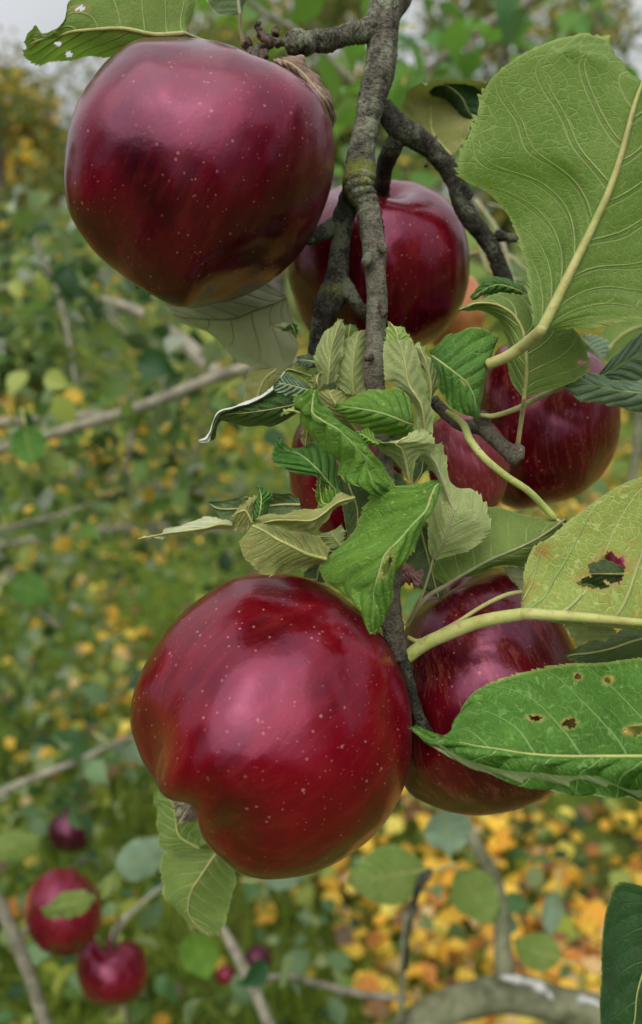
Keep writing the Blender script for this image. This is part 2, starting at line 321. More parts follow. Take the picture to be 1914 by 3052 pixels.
# ---------------------------------------------------------------- geometry: leaves
def leaf(label, D, rows, mats, f='s', show='under', mc=None, teeth=(2.2, .8), petiole=None, holes=(), wave=.6, quilt=.35, nr=110, nc=30, seed=None,
         rib=.55, stalkm=None, group=None, name='apple_leaf', cat='leaf', toothsides=(1, 1), nv=7.5, vein=.0, skew=2.2):
    "rows base -> tip; each a list of (x, y[, dz mm]) across the blade; column mc is the midrib"
    sd_ = seed if seed is not None else int(D * 7 + rows[0][0][0]); rr = random.Random(sd_)
    k = len(rows[0]); mc = (k - 1) // 2 if mc is None else mc
    G = np.zeros((len(rows), k, 3))
    for i, row in enumerate(rows):
        for j, p in enumerate(row):
            ff = p[3] if len(p) > 3 else f
            x, y = S(ff, p[0], p[1]); G[i, j] = P(x, y, (D + (p[2] if len(p) > 2 else 0)) / 1000.0)
    # along the leaf
    cols = []
    key = G.reshape(len(rows), -1)
    ch = np.linalg.norm(np.diff(G[:, mc], axis=0), axis=1) + .25 * np.linalg.norm(np.diff(G, axis=0), axis=2).mean(1)
    s = np.concatenate([[0], np.cumsum(ch)]); T = np.linspace(0, s[-1], nr)
    mm_ = np.zeros_like(key); mm_[1:-1] = (key[2:] - key[:-2]) / (s[2:] - s[:-2])[:, None] if len(rows) > 2 else 0
    mm_[0] = (key[1] - key[0]) / ch[0]; mm_[-1] = (key[-1] - key[-2]) / ch[-1]
    i = np.clip(np.searchsorted(s, T, side='right') - 1, 0, len(rows) - 2); h = ch[i][:, None]; x = ((T - s[i]) / ch[i])[:, None]
    A = ((2*x**3-3*x**2+1)*key[i] + (x**3-2*x**2+x)*h*mm_[i] + (-2*x**3+3*x**2)*key[i+1] + (x**3-x**2)*h*mm_[i+1]).reshape(nr, k, 3)
    # across the leaf: nodes at u; midrib at 0
    un = np.array([-(mc - j) / mc if j < mc else ((j - mc) / (k - 1 - mc) if j > mc else 0.0) for j in range(k)])
    uu = np.linspace(-1, 1, nc + 1); uu = np.sign(uu) * (1 - (1 - np.abs(uu)) ** 1.15)
    H = np.zeros((nr, nc + 1, 3))
    m2 = np.zeros_like(A)
    m2[:, 1:-1] = (A[:, 2:] - A[:, :-2]) / (un[2:] - un[:-2])[None, :, None]
    m2[:, 0] = (A[:, 1] - A[:, 0]) / (un[1] - un[0]); m2[:, -1] = (A[:, -1] - A[:, -2]) / (un[-1] - un[-2])
    j = np.clip(np.searchsorted(un, uu, side='right') - 1, 0, k - 2); hh = (un[j + 1] - un[j])[None, :, None]; y = ((uu - un[j]) / (un[j+1] - un[j]))[None, :, None]
    H = ((2*y**3-3*y**2+1)*A[:, j] + (y**3-2*y**2+y)*hh*m2[:, j] + (-2*y**3+3*y**2)*A[:, j+1] + (y**3-y**2)*hh*m2[:, j+1])
    jm = int(np.argmin(np.abs(uu)))
    # normals
    du = np.gradient(H, axis=1); dt = np.gradient(H, axis=0); Nn = np.cross(du, dt); Nn /= np.linalg.norm(Nn, axis=2)[..., None] + 1e-12
    toc = CAM - H; facing = ((Nn * toc).sum(2) > 0).mean() > .5
    flip = (facing != (show == 'top'))
    top = -Nn if flip else Nn
    midl = np.concatenate([[0], np.cumsum(np.linalg.norm(np.diff(H[:, jm], axis=0), axis=1))]); LEN = midl[-1]
    wl = np.linalg.norm(H[:, 0] - H[:, jm], axis=1); wr = np.linalg.norm(H[:, -1] - H[:, jm], axis=1)
    tt = (midl / LEN)
    U2, T2 = np.meshgrid(uu, tt); W2 = np.where(U2 < 0, wl[:, None], wr[:, None])
    # quilted tissue between the side veins + ruffled rim
    au = np.abs(U2); ph = T2 * nv - skew * au ** 1.15 + np.sign(U2) * .22
    q = (1 - (np.abs((ph % 1) - .5) * 2) ** 2) * np.clip(au * 5, 0, 1) * np.clip((1 - au) * 5, 0, 1)
    H = H + top * (q * quilt * .001)[..., None]
    phs = rr.random() * 6
    ruff = np.sin(T2 * 17 + phs + np.sign(U2) * 2) * .6 + np.sin(T2 * 31 + phs * 2 + np.sign(U2)) * .4
    lowf = np.sin(T2 * 7 + phs * 1.7 + U2 * 2.1)
    H = H + top * ((ruff * au ** 3 + .5 * lowf * au) * wave * .001 * np.clip(T2 * 6, 0, 1))[..., None]
    # teeth
    tl, ta = teeth
    if ta > 0:
        tdir = np.gradient(H, axis=0); tdir /= np.linalg.norm(tdir, axis=2)[..., None] + 1e-12
        for sidx, cidx in ((0, list(range(0, 3))), (1, list(range(nc, nc - 3, -1)))):
            if not toothsides[sidx]: continue
            ed = H[:, 0] if sidx == 0 else H[:, -1]
            el = np.concatenate([[0], np.cumsum(np.linalg.norm(np.diff(ed, axis=0), axis=1))])
            el = el * 1000 / tl + .35 * np.sin(el * 900 + phs)
            saw = (el % 1.0); irr = .7 + .5 * np.sin(np.floor(el) * 12.9898 + phs)
            amp = (saw ** 1.3) * ta * irr * np.clip(np.minimum(tt * 8, 1), 0, 1)
            inn = H[:, 4] if sidx == 0 else H[:, nc - 4]
            out = ed - inn; out /= np.linalg.norm(out, axis=1)[:, None] + 1e-12
            for w_, c in zip((1.0, .35, .08), cidx):
                H[:, c] += (out * 1.25 + tdir[:, c] * .75) * (amp * w_ * .001)[:, None]
    idx = np.arange(nr * (nc + 1)).reshape(nr, nc + 1)
    F = np.stack([idx[:-1, :-1], idx[:-1, 1:], idx[1:, 1:], idx[1:, :-1]], -1).reshape(-1, 4)
    if flip: F = F[:, ::-1]
    Vf = H.reshape(-1, 3)
    rimv = np.zeros(len(Vf))
    if holes:
        C = Vf[F].mean(1); vxs, vys, _ = PX(Vf); xs, ys, _ = PX(C); keep = np.ones(len(F), bool)
        for hx in holes:
            ff = hx[5] if len(hx) > 5 else f
            cx, cy = S(ff, hx[0], hx[1]); sc = FR[ff][2]; an = R(hx[4] if len(hx) > 4 else 0)
            dx, dy = xs - cx, ys - cy; ex = (dx * math.cos(an) + dy * math.sin(an)) / (hx[2] * sc); ey = (-dx * math.sin(an) + dy * math.cos(an)) / (hx[3] * sc)
            rr_ = np.sqrt(ex ** 2 + ey ** 2); th = np.arctan2(ey, ex)
            dx, dy = vxs - cx, vys - cy; ex2 = (dx * math.cos(an) + dy * math.sin(an)) / (hx[2] * sc); ey2 = (-dx * math.sin(an) + dy * math.cos(an)) / (hx[3] * sc)
            rimv = np.maximum(rimv, np.clip(1 - (np.sqrt(ex2 ** 2 + ey2 ** 2) - 1) * min(hx[2], hx[3]) * sc / 9.0, 0, 1))
            keep &= rr_ > 1 + .13 * np.sin(3 * th + hx[0]) + .10 * np.sin(5 * th + hx[1]) + .06 * np.sin(9 * th)
        F = F[keep]
    lc = np.stack([U2, T2, np.zeros_like(U2)], -1).reshape(-1, 3)
    mmp = np.stack([U2 * np.maximum(W2, .25 * W2.max()) * 1000, T2 * LEN * 1000, np.full_like(U2, sd_ % 97)], -1).reshape(-1, 3)
    root = empty(name, H[0, jm]); tag(root, label, cat, group)
    bl = mesh('blade', Vf, np.ascontiguousarray(F), mats, root, attrs={'lc': lc, 'mm': mmp, 'rim': rimv})
    # midrib raised on the underside
    if rib > 0:
        path = H[:, jm] - top[:, jm] * (rib * .45 * .001); r = (rib * (1 - .75 * tt) + .08) * .001
        V, Fc, AX, MO = tube_geo(path[:-2:2], r[:-2:2], 8)
        VV, FF, AA, MM = [], [], [], []
        if vein > 0:                       # raised side veins, following the same lines as the pattern in the blade's material
            for sgn in (-1, 1):
                for kk in range(-4, int(nv) + 1):
                    pv = []; rv = []
                    for q_ in np.linspace(.01, .93, 18):
                        tq = (kk + .5 + skew * q_ ** 1.15 - sgn * .22) / nv
                        if tq < .015 or tq > .97: continue
                        cf = float(np.interp(sgn * q_, uu, np.arange(nc + 1))); ci = min(int(cf), nc - 1); cr_ = cf - ci; fi = tq * (nr - 1); i0 = int(fi); fr_ = fi - i0
                        if nc > i0 >= 0 or i0 < nr - 1: pv.append((H[i0, ci] * (1 - fr_) + H[i0 + 1, ci] * fr_) * (1 - cr_) + (H[i0, ci + 1] * (1 - fr_) + H[i0 + 1, ci + 1] * fr_) * cr_ - top[i0, ci] * vein * .00008); rv.append(vein * .001 * (1 - .8 * q_) * .45 + 3e-5)
                    if len(pv) > 5:
                        if holes:
                            xs_, ys_, _ = PX(np.array(pv)); ok = True
                            for hx in holes:
                                ff = hx[5] if len(hx) > 5 else f; cx_, cy_ = S(ff, hx[0], hx[1]); sc2 = FR[ff][2]
                                inn_ = ((xs_ - cx_) / (hx[2] * sc2)) ** 2 + ((ys_ - cy_) / (hx[3] * sc2)) ** 2 < 1.0
                                if inn_.any(): j_ = int(np.argmax(inn_)); pv = pv[:j_]; rv = rv[:j_]; xs_ = xs_[:j_]; ys_ = ys_[:j_]
                                if len(pv) < 4: ok = False; break
                            if not ok: continue
                        s2 = spline(np.concatenate([np.array(pv), np.array(rv)[:, None]], 1), 20)
                        V2, F2, A2, M2 = tube_geo(s2[:, :3], s2[:, 3], 6); b_ = len(VV)
                        VV += list(V2); FF += [tuple(z_ + b_ for z_ in q2) for q2 in F2]; AA += list(A2); MM += list(M2)
        if VV: mesh('side_veins', VV, FF, M['vein'], root, attrs={'ax': AA, 'moss': MM})
        mesh('midrib', V, Fc, stalkm or M['stalk'], root, attrs={'ax': AX, 'moss': MO})
    if petiole:
        q = []
        for p in petiole:
            ff = p[4] if len(p) > 4 else f
            x_, y_ = S(ff, p[0], p[1]); dd = (D + p[2]) / 1000.0; q.append((*P(x_, y_, dd), p[3] * FR[ff][2] * dd / FPX))
        q.append((*(H[0, jm] - top[0, jm] * rib * .45e-3), q[-1][3] * .9)); q.append((*(H[3, jm] - top[3, jm] * rib * .5e-3), max(rib * .001, q[-1][3] * .5)))
        s_ = spline(np.array(q), 50); V, Fc, AX, MO = tube_geo(s_[:, :3], s_[:, 3], 12)
        mesh('petiole', V, Fc, stalkm or M['stalk'], root, attrs={'ax': AX, 'moss': MO})
    return root

# ---------------------------------------------------------------- geometry: apples
def apple(label, outline, f, center, D, axis, mat, lobes=.05, cal=(.34, .40), stem=(.30, .42), lphase=0.0, fitskip=(), seed=0, n1=110, n2=144, depthr=1.0,
          sepals=True, stalk=None, name='apple', group=None, stalk_r=1.3, dents=(), notch=None, calpos=None):
    ol = np.array([S(f, *p) for p in outline]); c = np.array(S(f, *center))
    d = D / 1000.0; Cw = P(c[0], c[1], d)
    z = CAM - Cw; z /= np.linalg.norm(z); xx = RIGHT - z * (RIGHT @ z); xx /= np.linalg.norm(xx); yy = np.cross(z, xx)
    v = ol - c; th = np.arctan2(-v[:, 1], v[:, 0]); r = np.hypot(v[:, 0], v[:, 1]); o_ = np.argsort(th); th, r = th[o_], r[o_]
    ths = np.linspace(-math.pi, math.pi, 181)
    tgt = np.interp(ths, np.concatenate([th - 2*math.pi, th, th + 2*math.pi]), np.concatenate([r, r, r]))
    ker = np.array([1, 2, 3, 2, 1]) / 9.; tg = np.concatenate([tgt[-5:-1], tgt, tgt[1:5]]); tgt = np.convolve(tg, ker, 'same')[4:-4]
    Rm = tgt.mean() * d / FPX
    a = np.array(axis, dtype=float); a /= np.linalg.norm(a); e1 = np.cross(a, (.3, .2, .9)); e1 /= np.linalg.norm(e1); e2 = np.cross(a, e1)
    al = np.linspace(0, math.pi, n1)[:, None]; ps = np.linspace(0, 2*math.pi, n2, endpoint=False)[None, :]
    n = np.cos(al)[..., None]*a + (np.sin(al)*np.cos(ps))[..., None]*e1 + (np.sin(al)*np.sin(ps))[..., None]*e2
    lw = lobes * np.cos(5 * ps + lphase) * (.7 + .3 * np.cos(ps - 1 + seed))
    wcal = cal[1] * (1 + 2.2 * lw)
    g = 1 - cal[0] * np.exp(-(al / wcal) ** 2) - stem[0] * np.exp(-((math.pi - al) / stem[1]) ** 2)
    g = g + lw * np.exp(-((al - .75) / .55) ** 2) + .4 * lw * np.sin(al)
    g = g + .012 * np.sin(ps * 2 + seed) * np.sin(al) + .010 * np.sin(ps * 3 + al * 2 + seed * 2)
    for (dx, dy, dz, dep, wd) in dents:
        dn = np.array((dx, dy, dz)); dn = dn / np.linalg.norm(dn); ang = np.arccos(np.clip(n @ dn, -1, 1)); g = g - dep * np.exp(-(ang / wd) ** 2)
    if notch:      # fold running from the calyx basin, between two of the fruit's shoulders
        na = np.arctan2(n[..., 1], n[..., 0]); dth = np.abs((na - R(notch[0]) + math.pi) % (2*math.pi) - math.pi)
        g = g * (1 - notch[2] * np.exp(-(dth / notch[1]) ** 2) * np.exp(-np.abs((n[..., 2] - .02) / notch[3]) ** 3))
    sc_ = np.ones(181) * 1.0; scn = tgt / tgt.mean()
    nth = np.arctan2(n[..., 1], n[..., 0]); rho = np.hypot(n[..., 0], n[..., 1]); bl = np.clip(rho / .9, 0, 1); bl = bl * bl * (3 - 2 * bl)
    sil = scn.copy(); shift = np.zeros(2)
    for it in range(6):
        s = np.interp(nth.ravel(), ths, sil).reshape(nth.shape); se = 1 + (s - 1) * bl
        loc = np.stack([n[..., 0]*g*se, n[..., 1]*g*se, n[..., 2]*g*depthr], -1) * Rm
        loc[..., :2] += shift
        W = Cw + loc[..., :1]*xx + loc[..., 1:2]*yy + loc[..., 2:]*z
        px, py, _ = PX(W.reshape(-1, 3)); vx, vy = px - c[0], py - c[1]; pth = np.arctan2(-vy, vx); pr = np.hypot(vx, vy)
        b = ((pth + math.pi) / (2*math.pi) * 60).astype(int) % 60; mr_ = np.zeros(60); np.maximum.at(mr_, b, pr)
        bc = -math.pi + (np.arange(60) + .5) * 2*math.pi/60
        got = np.interp(ths, np.concatenate([bc - 2*math.pi, bc, bc + 2*math.pi]), np.tile(mr_, 3)); ratio = tgt / np.maximum(got, 1)
        ratio = np.clip(ratio, .85, 1.18)
        for (a0, a1) in fitskip:
            msk = (ths > R(a0)) & (ths < R(a1)); ratio[msk] = 1.0
        sil = sil * ratio; sg = np.concatenate([sil[-5:-1], sil, sil[1:5]]); sil = np.convolve(sg, ker, 'same')[4:-4]
    idx = np.arange(n1 * n2).reshape(n1, n2); nx = np.roll(idx, -1, 1)
    F = np.stack([idx[:-1], idx[1:], nx[1:], nx[:-1]], -1).reshape(-1, 4)
    V = W.reshape(-1, 3)
    # orientation
    k = len(F) // 2; fn = np.cross(V[F[k, 1]] - V[F[k, 0]], V[F[k, 2]] - V[F[k, 0]])
    if fn @ (V[F[k, 0]] - Cw) < 0: F = F[:, ::-1]
    st = np.stack([np.broadcast_to(np.cos(ps) * (.3+np.sin(al)), (n1, n2)), np.broadcast_to(np.sin(ps) * (.3+np.sin(al)), (n1, n2)), np.broadcast_to(al * .16 + seed, (n1, n2))], -1).reshape(-1, 3)
    root = empty(name, Cw); tag(root, label, 'apple', group)
    mesh('skin', V, np.ascontiguousarray(F), mat, root, attrs={'streak': st})
    A = a[0]*xx + a[1]*yy + a[2]*z; E1 = e1[0]*xx + e1[1]*yy + e1[2]*z; E2 = e2[0]*xx + e2[1]*yy + e2[2]*z
    cal_p = W[0].mean(0); st_p = W[-1].mean(0)
    if calpos: cal_p = P(*S(calpos[3], calpos[0], calpos[1]), calpos[2] / 1000.)
    if sepals:
        VV = []; FF = []
        for q in range(5):
            an = q * 2*math.pi/5 + .4 + random.uniform(-.2, .2); dr = E1*math.cos(an) + E2*math.sin(an); tn = -E1*math.sin(an) + E2*math.cos(an)
            b0 = len(VV); sl = Rm * random.uniform(.11, .17)
            for i in range(7):
                t = i / 6; wdt = Rm * .055 * (1 - t) ** .7 * (1 + .3 * math.sin(t * 9 + q))
                ctr = cal_p + dr * (Rm * .05 + sl * t * (.75 - .45 * t)) + A * (sl * (t * 1.05 + .05)) 
                for sg in (-1, 0, 1): VV.append(ctr + tn * wdt * sg - dr * abs(sg) * wdt * -.5)
            for i in range(6):
                for sg in range(2):
                    o1 = b0 + i*3 + sg; FF.append((o1, o1+1, o1+4, o1+3))
        cx = mesh('calyx', VV, FF, M['calyx'], root); so = cx.modifiers.new('s', 'SOLIDIFY'); so.thickness = .0006
    if stalk:
        q = [(*(st_p), stalk_r * .001)] 
        for p in stalk:
            ff = p[3] if len(p) > 3 else f
            x_, y_ = S(ff, p[0], p[1]); q.append((*P(x_, y_, p[2] / 1000.), stalk_r * .001))
        s_ = spline(np.array(q), 24); Vt, Ft, AX, MO = tube_geo(s_[:, :3], s_[:, 3], 10, rough=.0002, rfreq=400)
        mesh('stalk', Vt, Ft, M['twig'], root, attrs={'ax': AX, 'moss': MO})
    return root
M = {}

# ================================================================ materials in use
M['calyx'] = simple_mat('dry_calyx', (.10, .08, .05), (.34, .30, .20), 400, .9, .8, .0005)
M['stalk'] = stalk_mat('leaf_stalk'); M['stalk_olive'] = stalk_mat('leaf_stalk_olive', (.24, .25, .07), (.36, .36, .13)); M['stalk_lime'] = stalk_mat('leaf_stalk_lime', (.25, .32, .05), (.38, .42, .13))
M['stalk_grey'] = stalk_mat('leaf_stalk_grey', (.14, .16, .07), (.24, .25, .13)); M['stalk_fine'] = stalk_mat('leaf_rib_fine', (.16, .25, .06), (.27, .36, .12))
M['vein'] = stalk_mat('leaf_side_vein', (.14, .225, .045), (.22, .30, .085)); M['bark'] = bark_mat('bark_grey'); M['bark_pale'] = bark_mat('bark_pale', (.075, .065, .045), (.27, .235, .175), .45); M['bark_dark'] = bark_mat('bark_dark', (.012, .011, .009), (.085, .078, .055), .5)
M['twig'] = bark_mat('bark_twig', (.06, .05, .035), (.22, .18, .13), .2)
M['bud'] = simple_mat('bud_scale', (.03, .02, .015), (.14, .09, .07), 500, .85, 1, .0006)
M['dry'] = simple_mat('withered_leaf', (.12, .07, .05), (.30, .20, .15), 160, .8, .8, .0008, trans=.1)
M['dry_pink'] = simple_mat('withered_pink', (.16, .06, .06), (.32, .16, .15), 200, .8, .8, .0008)
LM = {
 'und': leaf_mat('leaf_underside_green', und=(.10, .16, .025), und2=(.18, .25, .055), uvein=(.24, .32, .10), trans=.32, tcol=(.16, .30, .03)),
 'big': leaf_mat('leaf_large_underside', und=(.10, .17, .022), und2=(.175, .26, .055), uvein=(.26, .34, .12), trans=.38, tcol=(.18, .36, .02), nv=6.5, netc=.6, skew=3.2),
 'olive': leaf_mat('leaf_olive', und=(.17, .18, .04), und2=(.28, .28, .09), uvein=(.28, .30, .11), trans=.2, tcol=(.22, .24, .04), blotch=(.17, .10, .04), blotchf=.35),
 'rust': leaf_mat('leaf_rusty', und=(.18, .25, .03), und2=(.28, .35, .075), uvein=(.42, .45, .16), trans=.25, tcol=(.28, .34, .04), blotch=(.34, .14, .02), blotchf=.8, nv=4.2, netc=.75, skew=2.6),
 'pale': leaf_mat('leaf_pale_underside', und=(.24, .30, .10), und2=(.37, .42, .17), uvein=(.35, .38, .17), trans=.22, tcol=(.26, .34, .08)),
 'paleback': leaf_mat('leaf_pale_grey', und=(.34, .38, .21), und2=(.46, .48, .30), uvein=(.38, .38, .23), trans=.2, tcol=(.3, .34, .14), nv=5.5, netc=.15),
 'lime': leaf_mat('leaf_lime', top=(.06, .175, .012), top2=(.17, .34, .035), und=(.20, .30, .06), und2=(.28, .40, .10), vein=(.26, .42, .09), trans=.28, tcol=(.27, .46, .03), speck=.9),
 'green': leaf_mat('leaf_green_top', top=(.035, .12, .014), top2=(.08, .23, .03), vein=(.20, .36, .10), trans=.25, tcol=(.12, .34, .03), speck=.4, gloss=.34),
 'gloss': leaf_mat('leaf_glossy_top', top=(.045, .15, .012), top2=(.10, .26, .03), und=(.26, .32, .14), und2=(.36, .42, .22), vein=(.28, .44, .13), trans=.2, tcol=(.1, .3, .03), gloss=.32, nv=7.5, rub=1.4, spec=.4, netc=.5),
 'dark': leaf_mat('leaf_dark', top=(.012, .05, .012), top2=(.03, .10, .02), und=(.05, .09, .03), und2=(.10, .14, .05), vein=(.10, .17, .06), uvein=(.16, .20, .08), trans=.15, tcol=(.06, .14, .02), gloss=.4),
 'blue': leaf_mat('leaf_sky_gloss_top', top=(.17, .26, .15), top2=(.27, .37, .24), vein=(.20, .29, .16), trans=.12, tcol=(.1, .25, .06), gloss=.36, rub=1.2, spec=.5),  # pale grey-blue gloss of the sky painted into the top colours
 'curl': leaf_mat('leaf_curled_dark', top=(.02, .07, .012), top2=(.05, .12, .025), und=(.50, .52, .46), und2=(.62, .63, .58), uvein=(.6, .6, .5), trans=.15, tcol=(.1, .2, .03), speck=.2, blotch=(.03, .03, .01), blotchf=.3),
}
AM = dict(
 a=apple_mat('apple_skin_purple', dark=(.024, .0003, .0025), mid=(.125, .0006, .0095), streak=.05, rough=.28, bloom=.10),
 b=apple_mat('apple_skin_scarlet', dark=(.050, .0003, .002), mid=(.165, .0008, .0065), streak=.05, rough=.25, bloom=.10, patch=((-.004, .030, .040), .020), patchcol=(.30, .055, .03)),
 c=apple_mat('apple_skin_crimson', dark=(.040, .0008, .004), mid=(.145, .002, .010), streak=.08, rough=.24, spots=1.3),
 d=apple_mat('apple_skin_striped', dark=(.034, .0010, .003), mid=(.135, .002, .007), streak=.30, rough=.3, spots=1.2, pale=(.38, .12, .07)),
 e=apple_mat('apple_skin_dull', dark=(.10, .008, .014), mid=(.24, .03, .03), streak=.6, rough=.42, spots=.8, pale=(.36, .17, .11), bloom=.35),
 f=apple_mat('apple_skin_orange', dark=(.36, .12, .03), mid=(.5, .2, .06), streak=.4, rough=.4, spots=.5, pale=(.6, .4, .25)),
 g=apple_mat('apple_skin_maroon', dark=(.012, .001, .003), mid=(.035, .0015, .008), streak=.05, rough=.3, spots=.3),
 h=apple_mat('apple_skin_bitten', dark=(.05, .002, .006), mid=(.15, .003, .01), streak=.15, rough=.3, spots=.4, patch=((-.030, -.004, .012), .024), patchcol=(.34, .09, .05)),
)

# ================================================================ the fruiting branch
def build_branch():
    B = empty('apple_branch', P(1150, 0, .262))
    tag(B, 'gnarled grey fruiting branch with lichen and moss hanging down between the red apples', 'branch')
    tube('main_limb', [(640, -420, 285, 62, .2), (610, -200, 275, 60, .2), (560, -40, 270, 57, .3), (505, 60, 266, 52, .5), (480, 200, 264, 48, .35), (477, 400, 262, 45, .35),
                       (450, 560, 261, 47, .3), (395, 760, 260, 41, .3), (358, 950, 259, 37, .35), (322, 1130, 258, 40, .4), (310, 1280, 257, 47, .9), (300, 1380, 256, 49, .95), (295, 1440, 257, 46, .75)], M['bark'], B, 'f', 40, .0006, .0003, 700, .5, seed=1)
    tube('fruiting_twig', [(455, 130, 256, 46, .85), (470, 260, 255, 44, .8), (545, 400, 254, 35, .6), (575, 520, 253, 34, .5), (595, 700, 252, 35, .4), (615, 830, 251, 35, .3), (628, 960, 250, 35, .1),
                           (640, 1200, 249, 31, 0), (655, 1400, 248, 31, 0), (660, 1560, 247, 32, 0), (650, 1700, 246, 31, 0), (640, 1900, 246, 30, 0), (632, 2100, 245, 31, 0), (622, 2260, 245, 33, 0), (640, 2500, 246, 29, 0),
                           (690, 2900, 248, 25, 0), (750, 3300, 252, 22, 0), (800, 3700, 252, 21, 0), (860, 4200, 250, 21, 0), (880, 4700, 248, 23, .1)], M['bark_pale'], B, 'g', 30, .0008, .00012, 420, 1.1, seed=2)
    for i, (x, y, r_, mo) in enumerate([(455, 175, 50, .9), (462, 245, 49, .8), (500, 330, 43, .7), (555, 430, 37, .6), (575, 540, 38, .5), (588, 640, 39, .5), (598, 705, 38, .4), (604, 745, 37.5, .35), (612, 800, 37, .3)]):
        tube('growth_ring', [(x - 4, y - 26, 253.8, r_ * .80, mo), (x - 2, y - 14, 253.6, r_ * .96, mo), (x, y, 253.4, r_, mo), (x + 2, y + 8, 253.4, r_ * .86, mo)], M['bark'], B, 'g', 30, .0004, .00016, 600, 1.0, seed=60 + i)
    tube('mossy_spur', [(400, 230, 259, 34, .5), (330, 420, 262, 33, .6), (272, 600, 265, 33, .4), (252, 800, 267, 28, .55), (232, 1000, 269, 31, .6), (215, 1200, 270, 34, .65), (200, 1350, 271, 43, .8), (115, 1520, 272, 42, .6),
                        (50, 1680, 273, 34, .45), (0, 1850, 274, 26, .3), (-30, 2050, 275, 24, .2), (-70, 2300, 276, 18, .2)], M['bark_dark'], B, 'g', 28, .0008, .0004, 380, .4, seed=4)
    tube('mossy_spur', [(290, 1270, 268, 16, .95), (330, 1370, 268, 22, .7), (390, 1480, 268, 21, .3), (460, 1580, 270, 20, .1), (560, 1690, 273, 18, 0)], M['bark'], B, 'g', 20, .0008, .0003, 400, .5, seed=5)
    tube('fruit_stalk', [(250, 620, 266, 24, .4), (160, 660, 266, 25, .4), (80, 710, 265, 24, .3), (10, 750, 263, 21, .2), (-60, 780, 258, 19, .2), (-120, 800, 252, 18, 0)], M['bark_dark'], B, 'g', 20, .0008, .0004, 420, .5, seed=6)
    tube('side_limb', [(480, 780, 263, 24, .2), (540, 880, 265, 33, .3), (620, 970, 267, 36, .35), (730, 1035, 270, 33, .35), (850, 1125, 273, 29, .3), (950, 1240, 276, 28, .3), (1030, 1370, 279, 27, .2), (1110, 1500, 282, 26, .1)], M['bark_dark'], B, 'f', 28, .0009, .00032, 520, .4, seed=7)
    tube('side_limb_end', [(660, 800, 277, 22, .2), (690, 900, 281, 26, .2), (740, 990, 284, 28, .2), (790, 1050, 287, 26, 0), (835, 1120, 289, 24, 0), (865, 1190, 291, 24, 0), (890, 1260, 293, 25, 0), (900, 1340, 295, 24, 0)], M['bark_dark'], B, '2', 22, .001, .0004, 350, .5, seed=8)
    tube('side_limb_end', [(850, 1060, 289, 18, 0), (910, 1070, 288, 14, 0), (950, 1075, 287, 12, 0)], M['bark_dark'], B, '2', 14, .001, .0004, 350, .5, seed=9)
    tube('fruit_stalk', [(600, 1020, 268, 28, .2), (560, 1100, 272, 28, .2), (515, 1190, 278, 27, .1), (490, 1290, 285, 25, .1), (480, 1400, 292, 23, 0), (480, 1500, 297, 22, 0), (490, 1560, 300, 18, 0)], M['bark_dark'], B, 'f', 22, .001, .0004, 380, .5, seed=10)
    tube('top_spur', [(470, 170, 263, 34, .6), (400, 210, 262, 34, .5), (330, 235, 260, 33, .4), (220, 258, 259, 29, .3), (120, 290, 257, 29, .2), (30, 310, 255, 32, .1), (-40, 310, 254, 29, .1), (-110, 330, 252, 33, .1), (-170, 320, 250, 36, 0), (-230, 330, 249, 28, 0)], M['bark'], B, 'f', 28, .0006, .0004, 600, 1.0, seed=11)
    for i, (x, y, d, r, tx, ty) in enumerate([(1165, 130, 249, 7, 1158, 95), (1205, 180, 248, 15, 1165, 140), (1235, 160, 249, 11, 1250, 118), (1130, 200, 248, 14, 1090, 190), (1190, 235, 246, 14, 1180, 268), (1250, 200, 247, 14, 1262, 180), (1150, 230, 248, 12, 1120, 240), (1225, 210, 246, 16, 1190, 160), (1175, 165, 250, 10, 1165, 120)]):
        tube('bud', [(x, y, d, r), ((x+tx)/2, (y+ty)/2, d-1, r*1.05), (tx, ty, d-2, r*.35)], M['bud'], B, '1', 14, .0004, .0013, 800, seed=20+i)
    # nodes and buds on the lower twig
    tube('bud', [(690, 1555, 242, 10), (722, 1580, 240.6, 13), (735, 1640, 239.6, 12), (712, 1680, 240, 6)], M['bud'], B, 'g', 14, .0004, .0004, 900, seed=30)
    tube('leaf_scar', [(565, 980, 244, 14), (545, 1050, 243.4, 17), (528, 1090, 243, 14)], M['bark_pale'], B, 'g', 14, .0006, .0002, 600, seed=31)
    tube('leaf_scar', [(705, 860, 246, 13), (728, 920, 245, 14), (742, 950, 245, 9)], M['bark_pale'], B, 'g', 14, .0006, .0002, 600, seed=32)
    tube('bud', [(600, 2130, 240, 11), (550, 2140, 239, 11), (522, 2118, 239, 5)], M['bud'], B, 'g', 12, .0004, .0004, 900, seed=33)
    for i, (x, y, d, r) in enumerate([(755, 958, 271, 9), (1010, 1190, 278, 9), (815, 1235, 273, 6), (875, 1040, 271, 7)]):
        tube('bud', [(x-14, y+14, d+1, r), (x, y, d, r), (x+10, y-12, d, r*.5)], M['bark'], B, 'f', 12, .0006, .0004, 600, seed=40+i)
    # lower continuation behind the leaf cluster to the paired apples
    tube('lower_twig', [(1210, 1500, 240, 18, 0), (1195, 1580, 238, 19), (1180, 1680, 235, 20), (1172, 1760, 231, 22), (1166, 1830, 229, 31), (1172, 1880, 228, 34), (1185, 1920, 228, 28), (1190, 1965, 228, 24)], M['twig'], B, 's', 20, .0008, .0004, 420, .6, seed=50)
    tube('fruit_stalk', [(1196, 1950, 228, 20), (1215, 2010, 229, 17), (1232, 2080, 231, 16), (1250, 2140, 233, 18), (1275, 2190, 236, 22), (1300, 2215, 240, 18)], M['bark_dark'], B, 's', 16, .0008, .0003, 420, .6, seed=51)
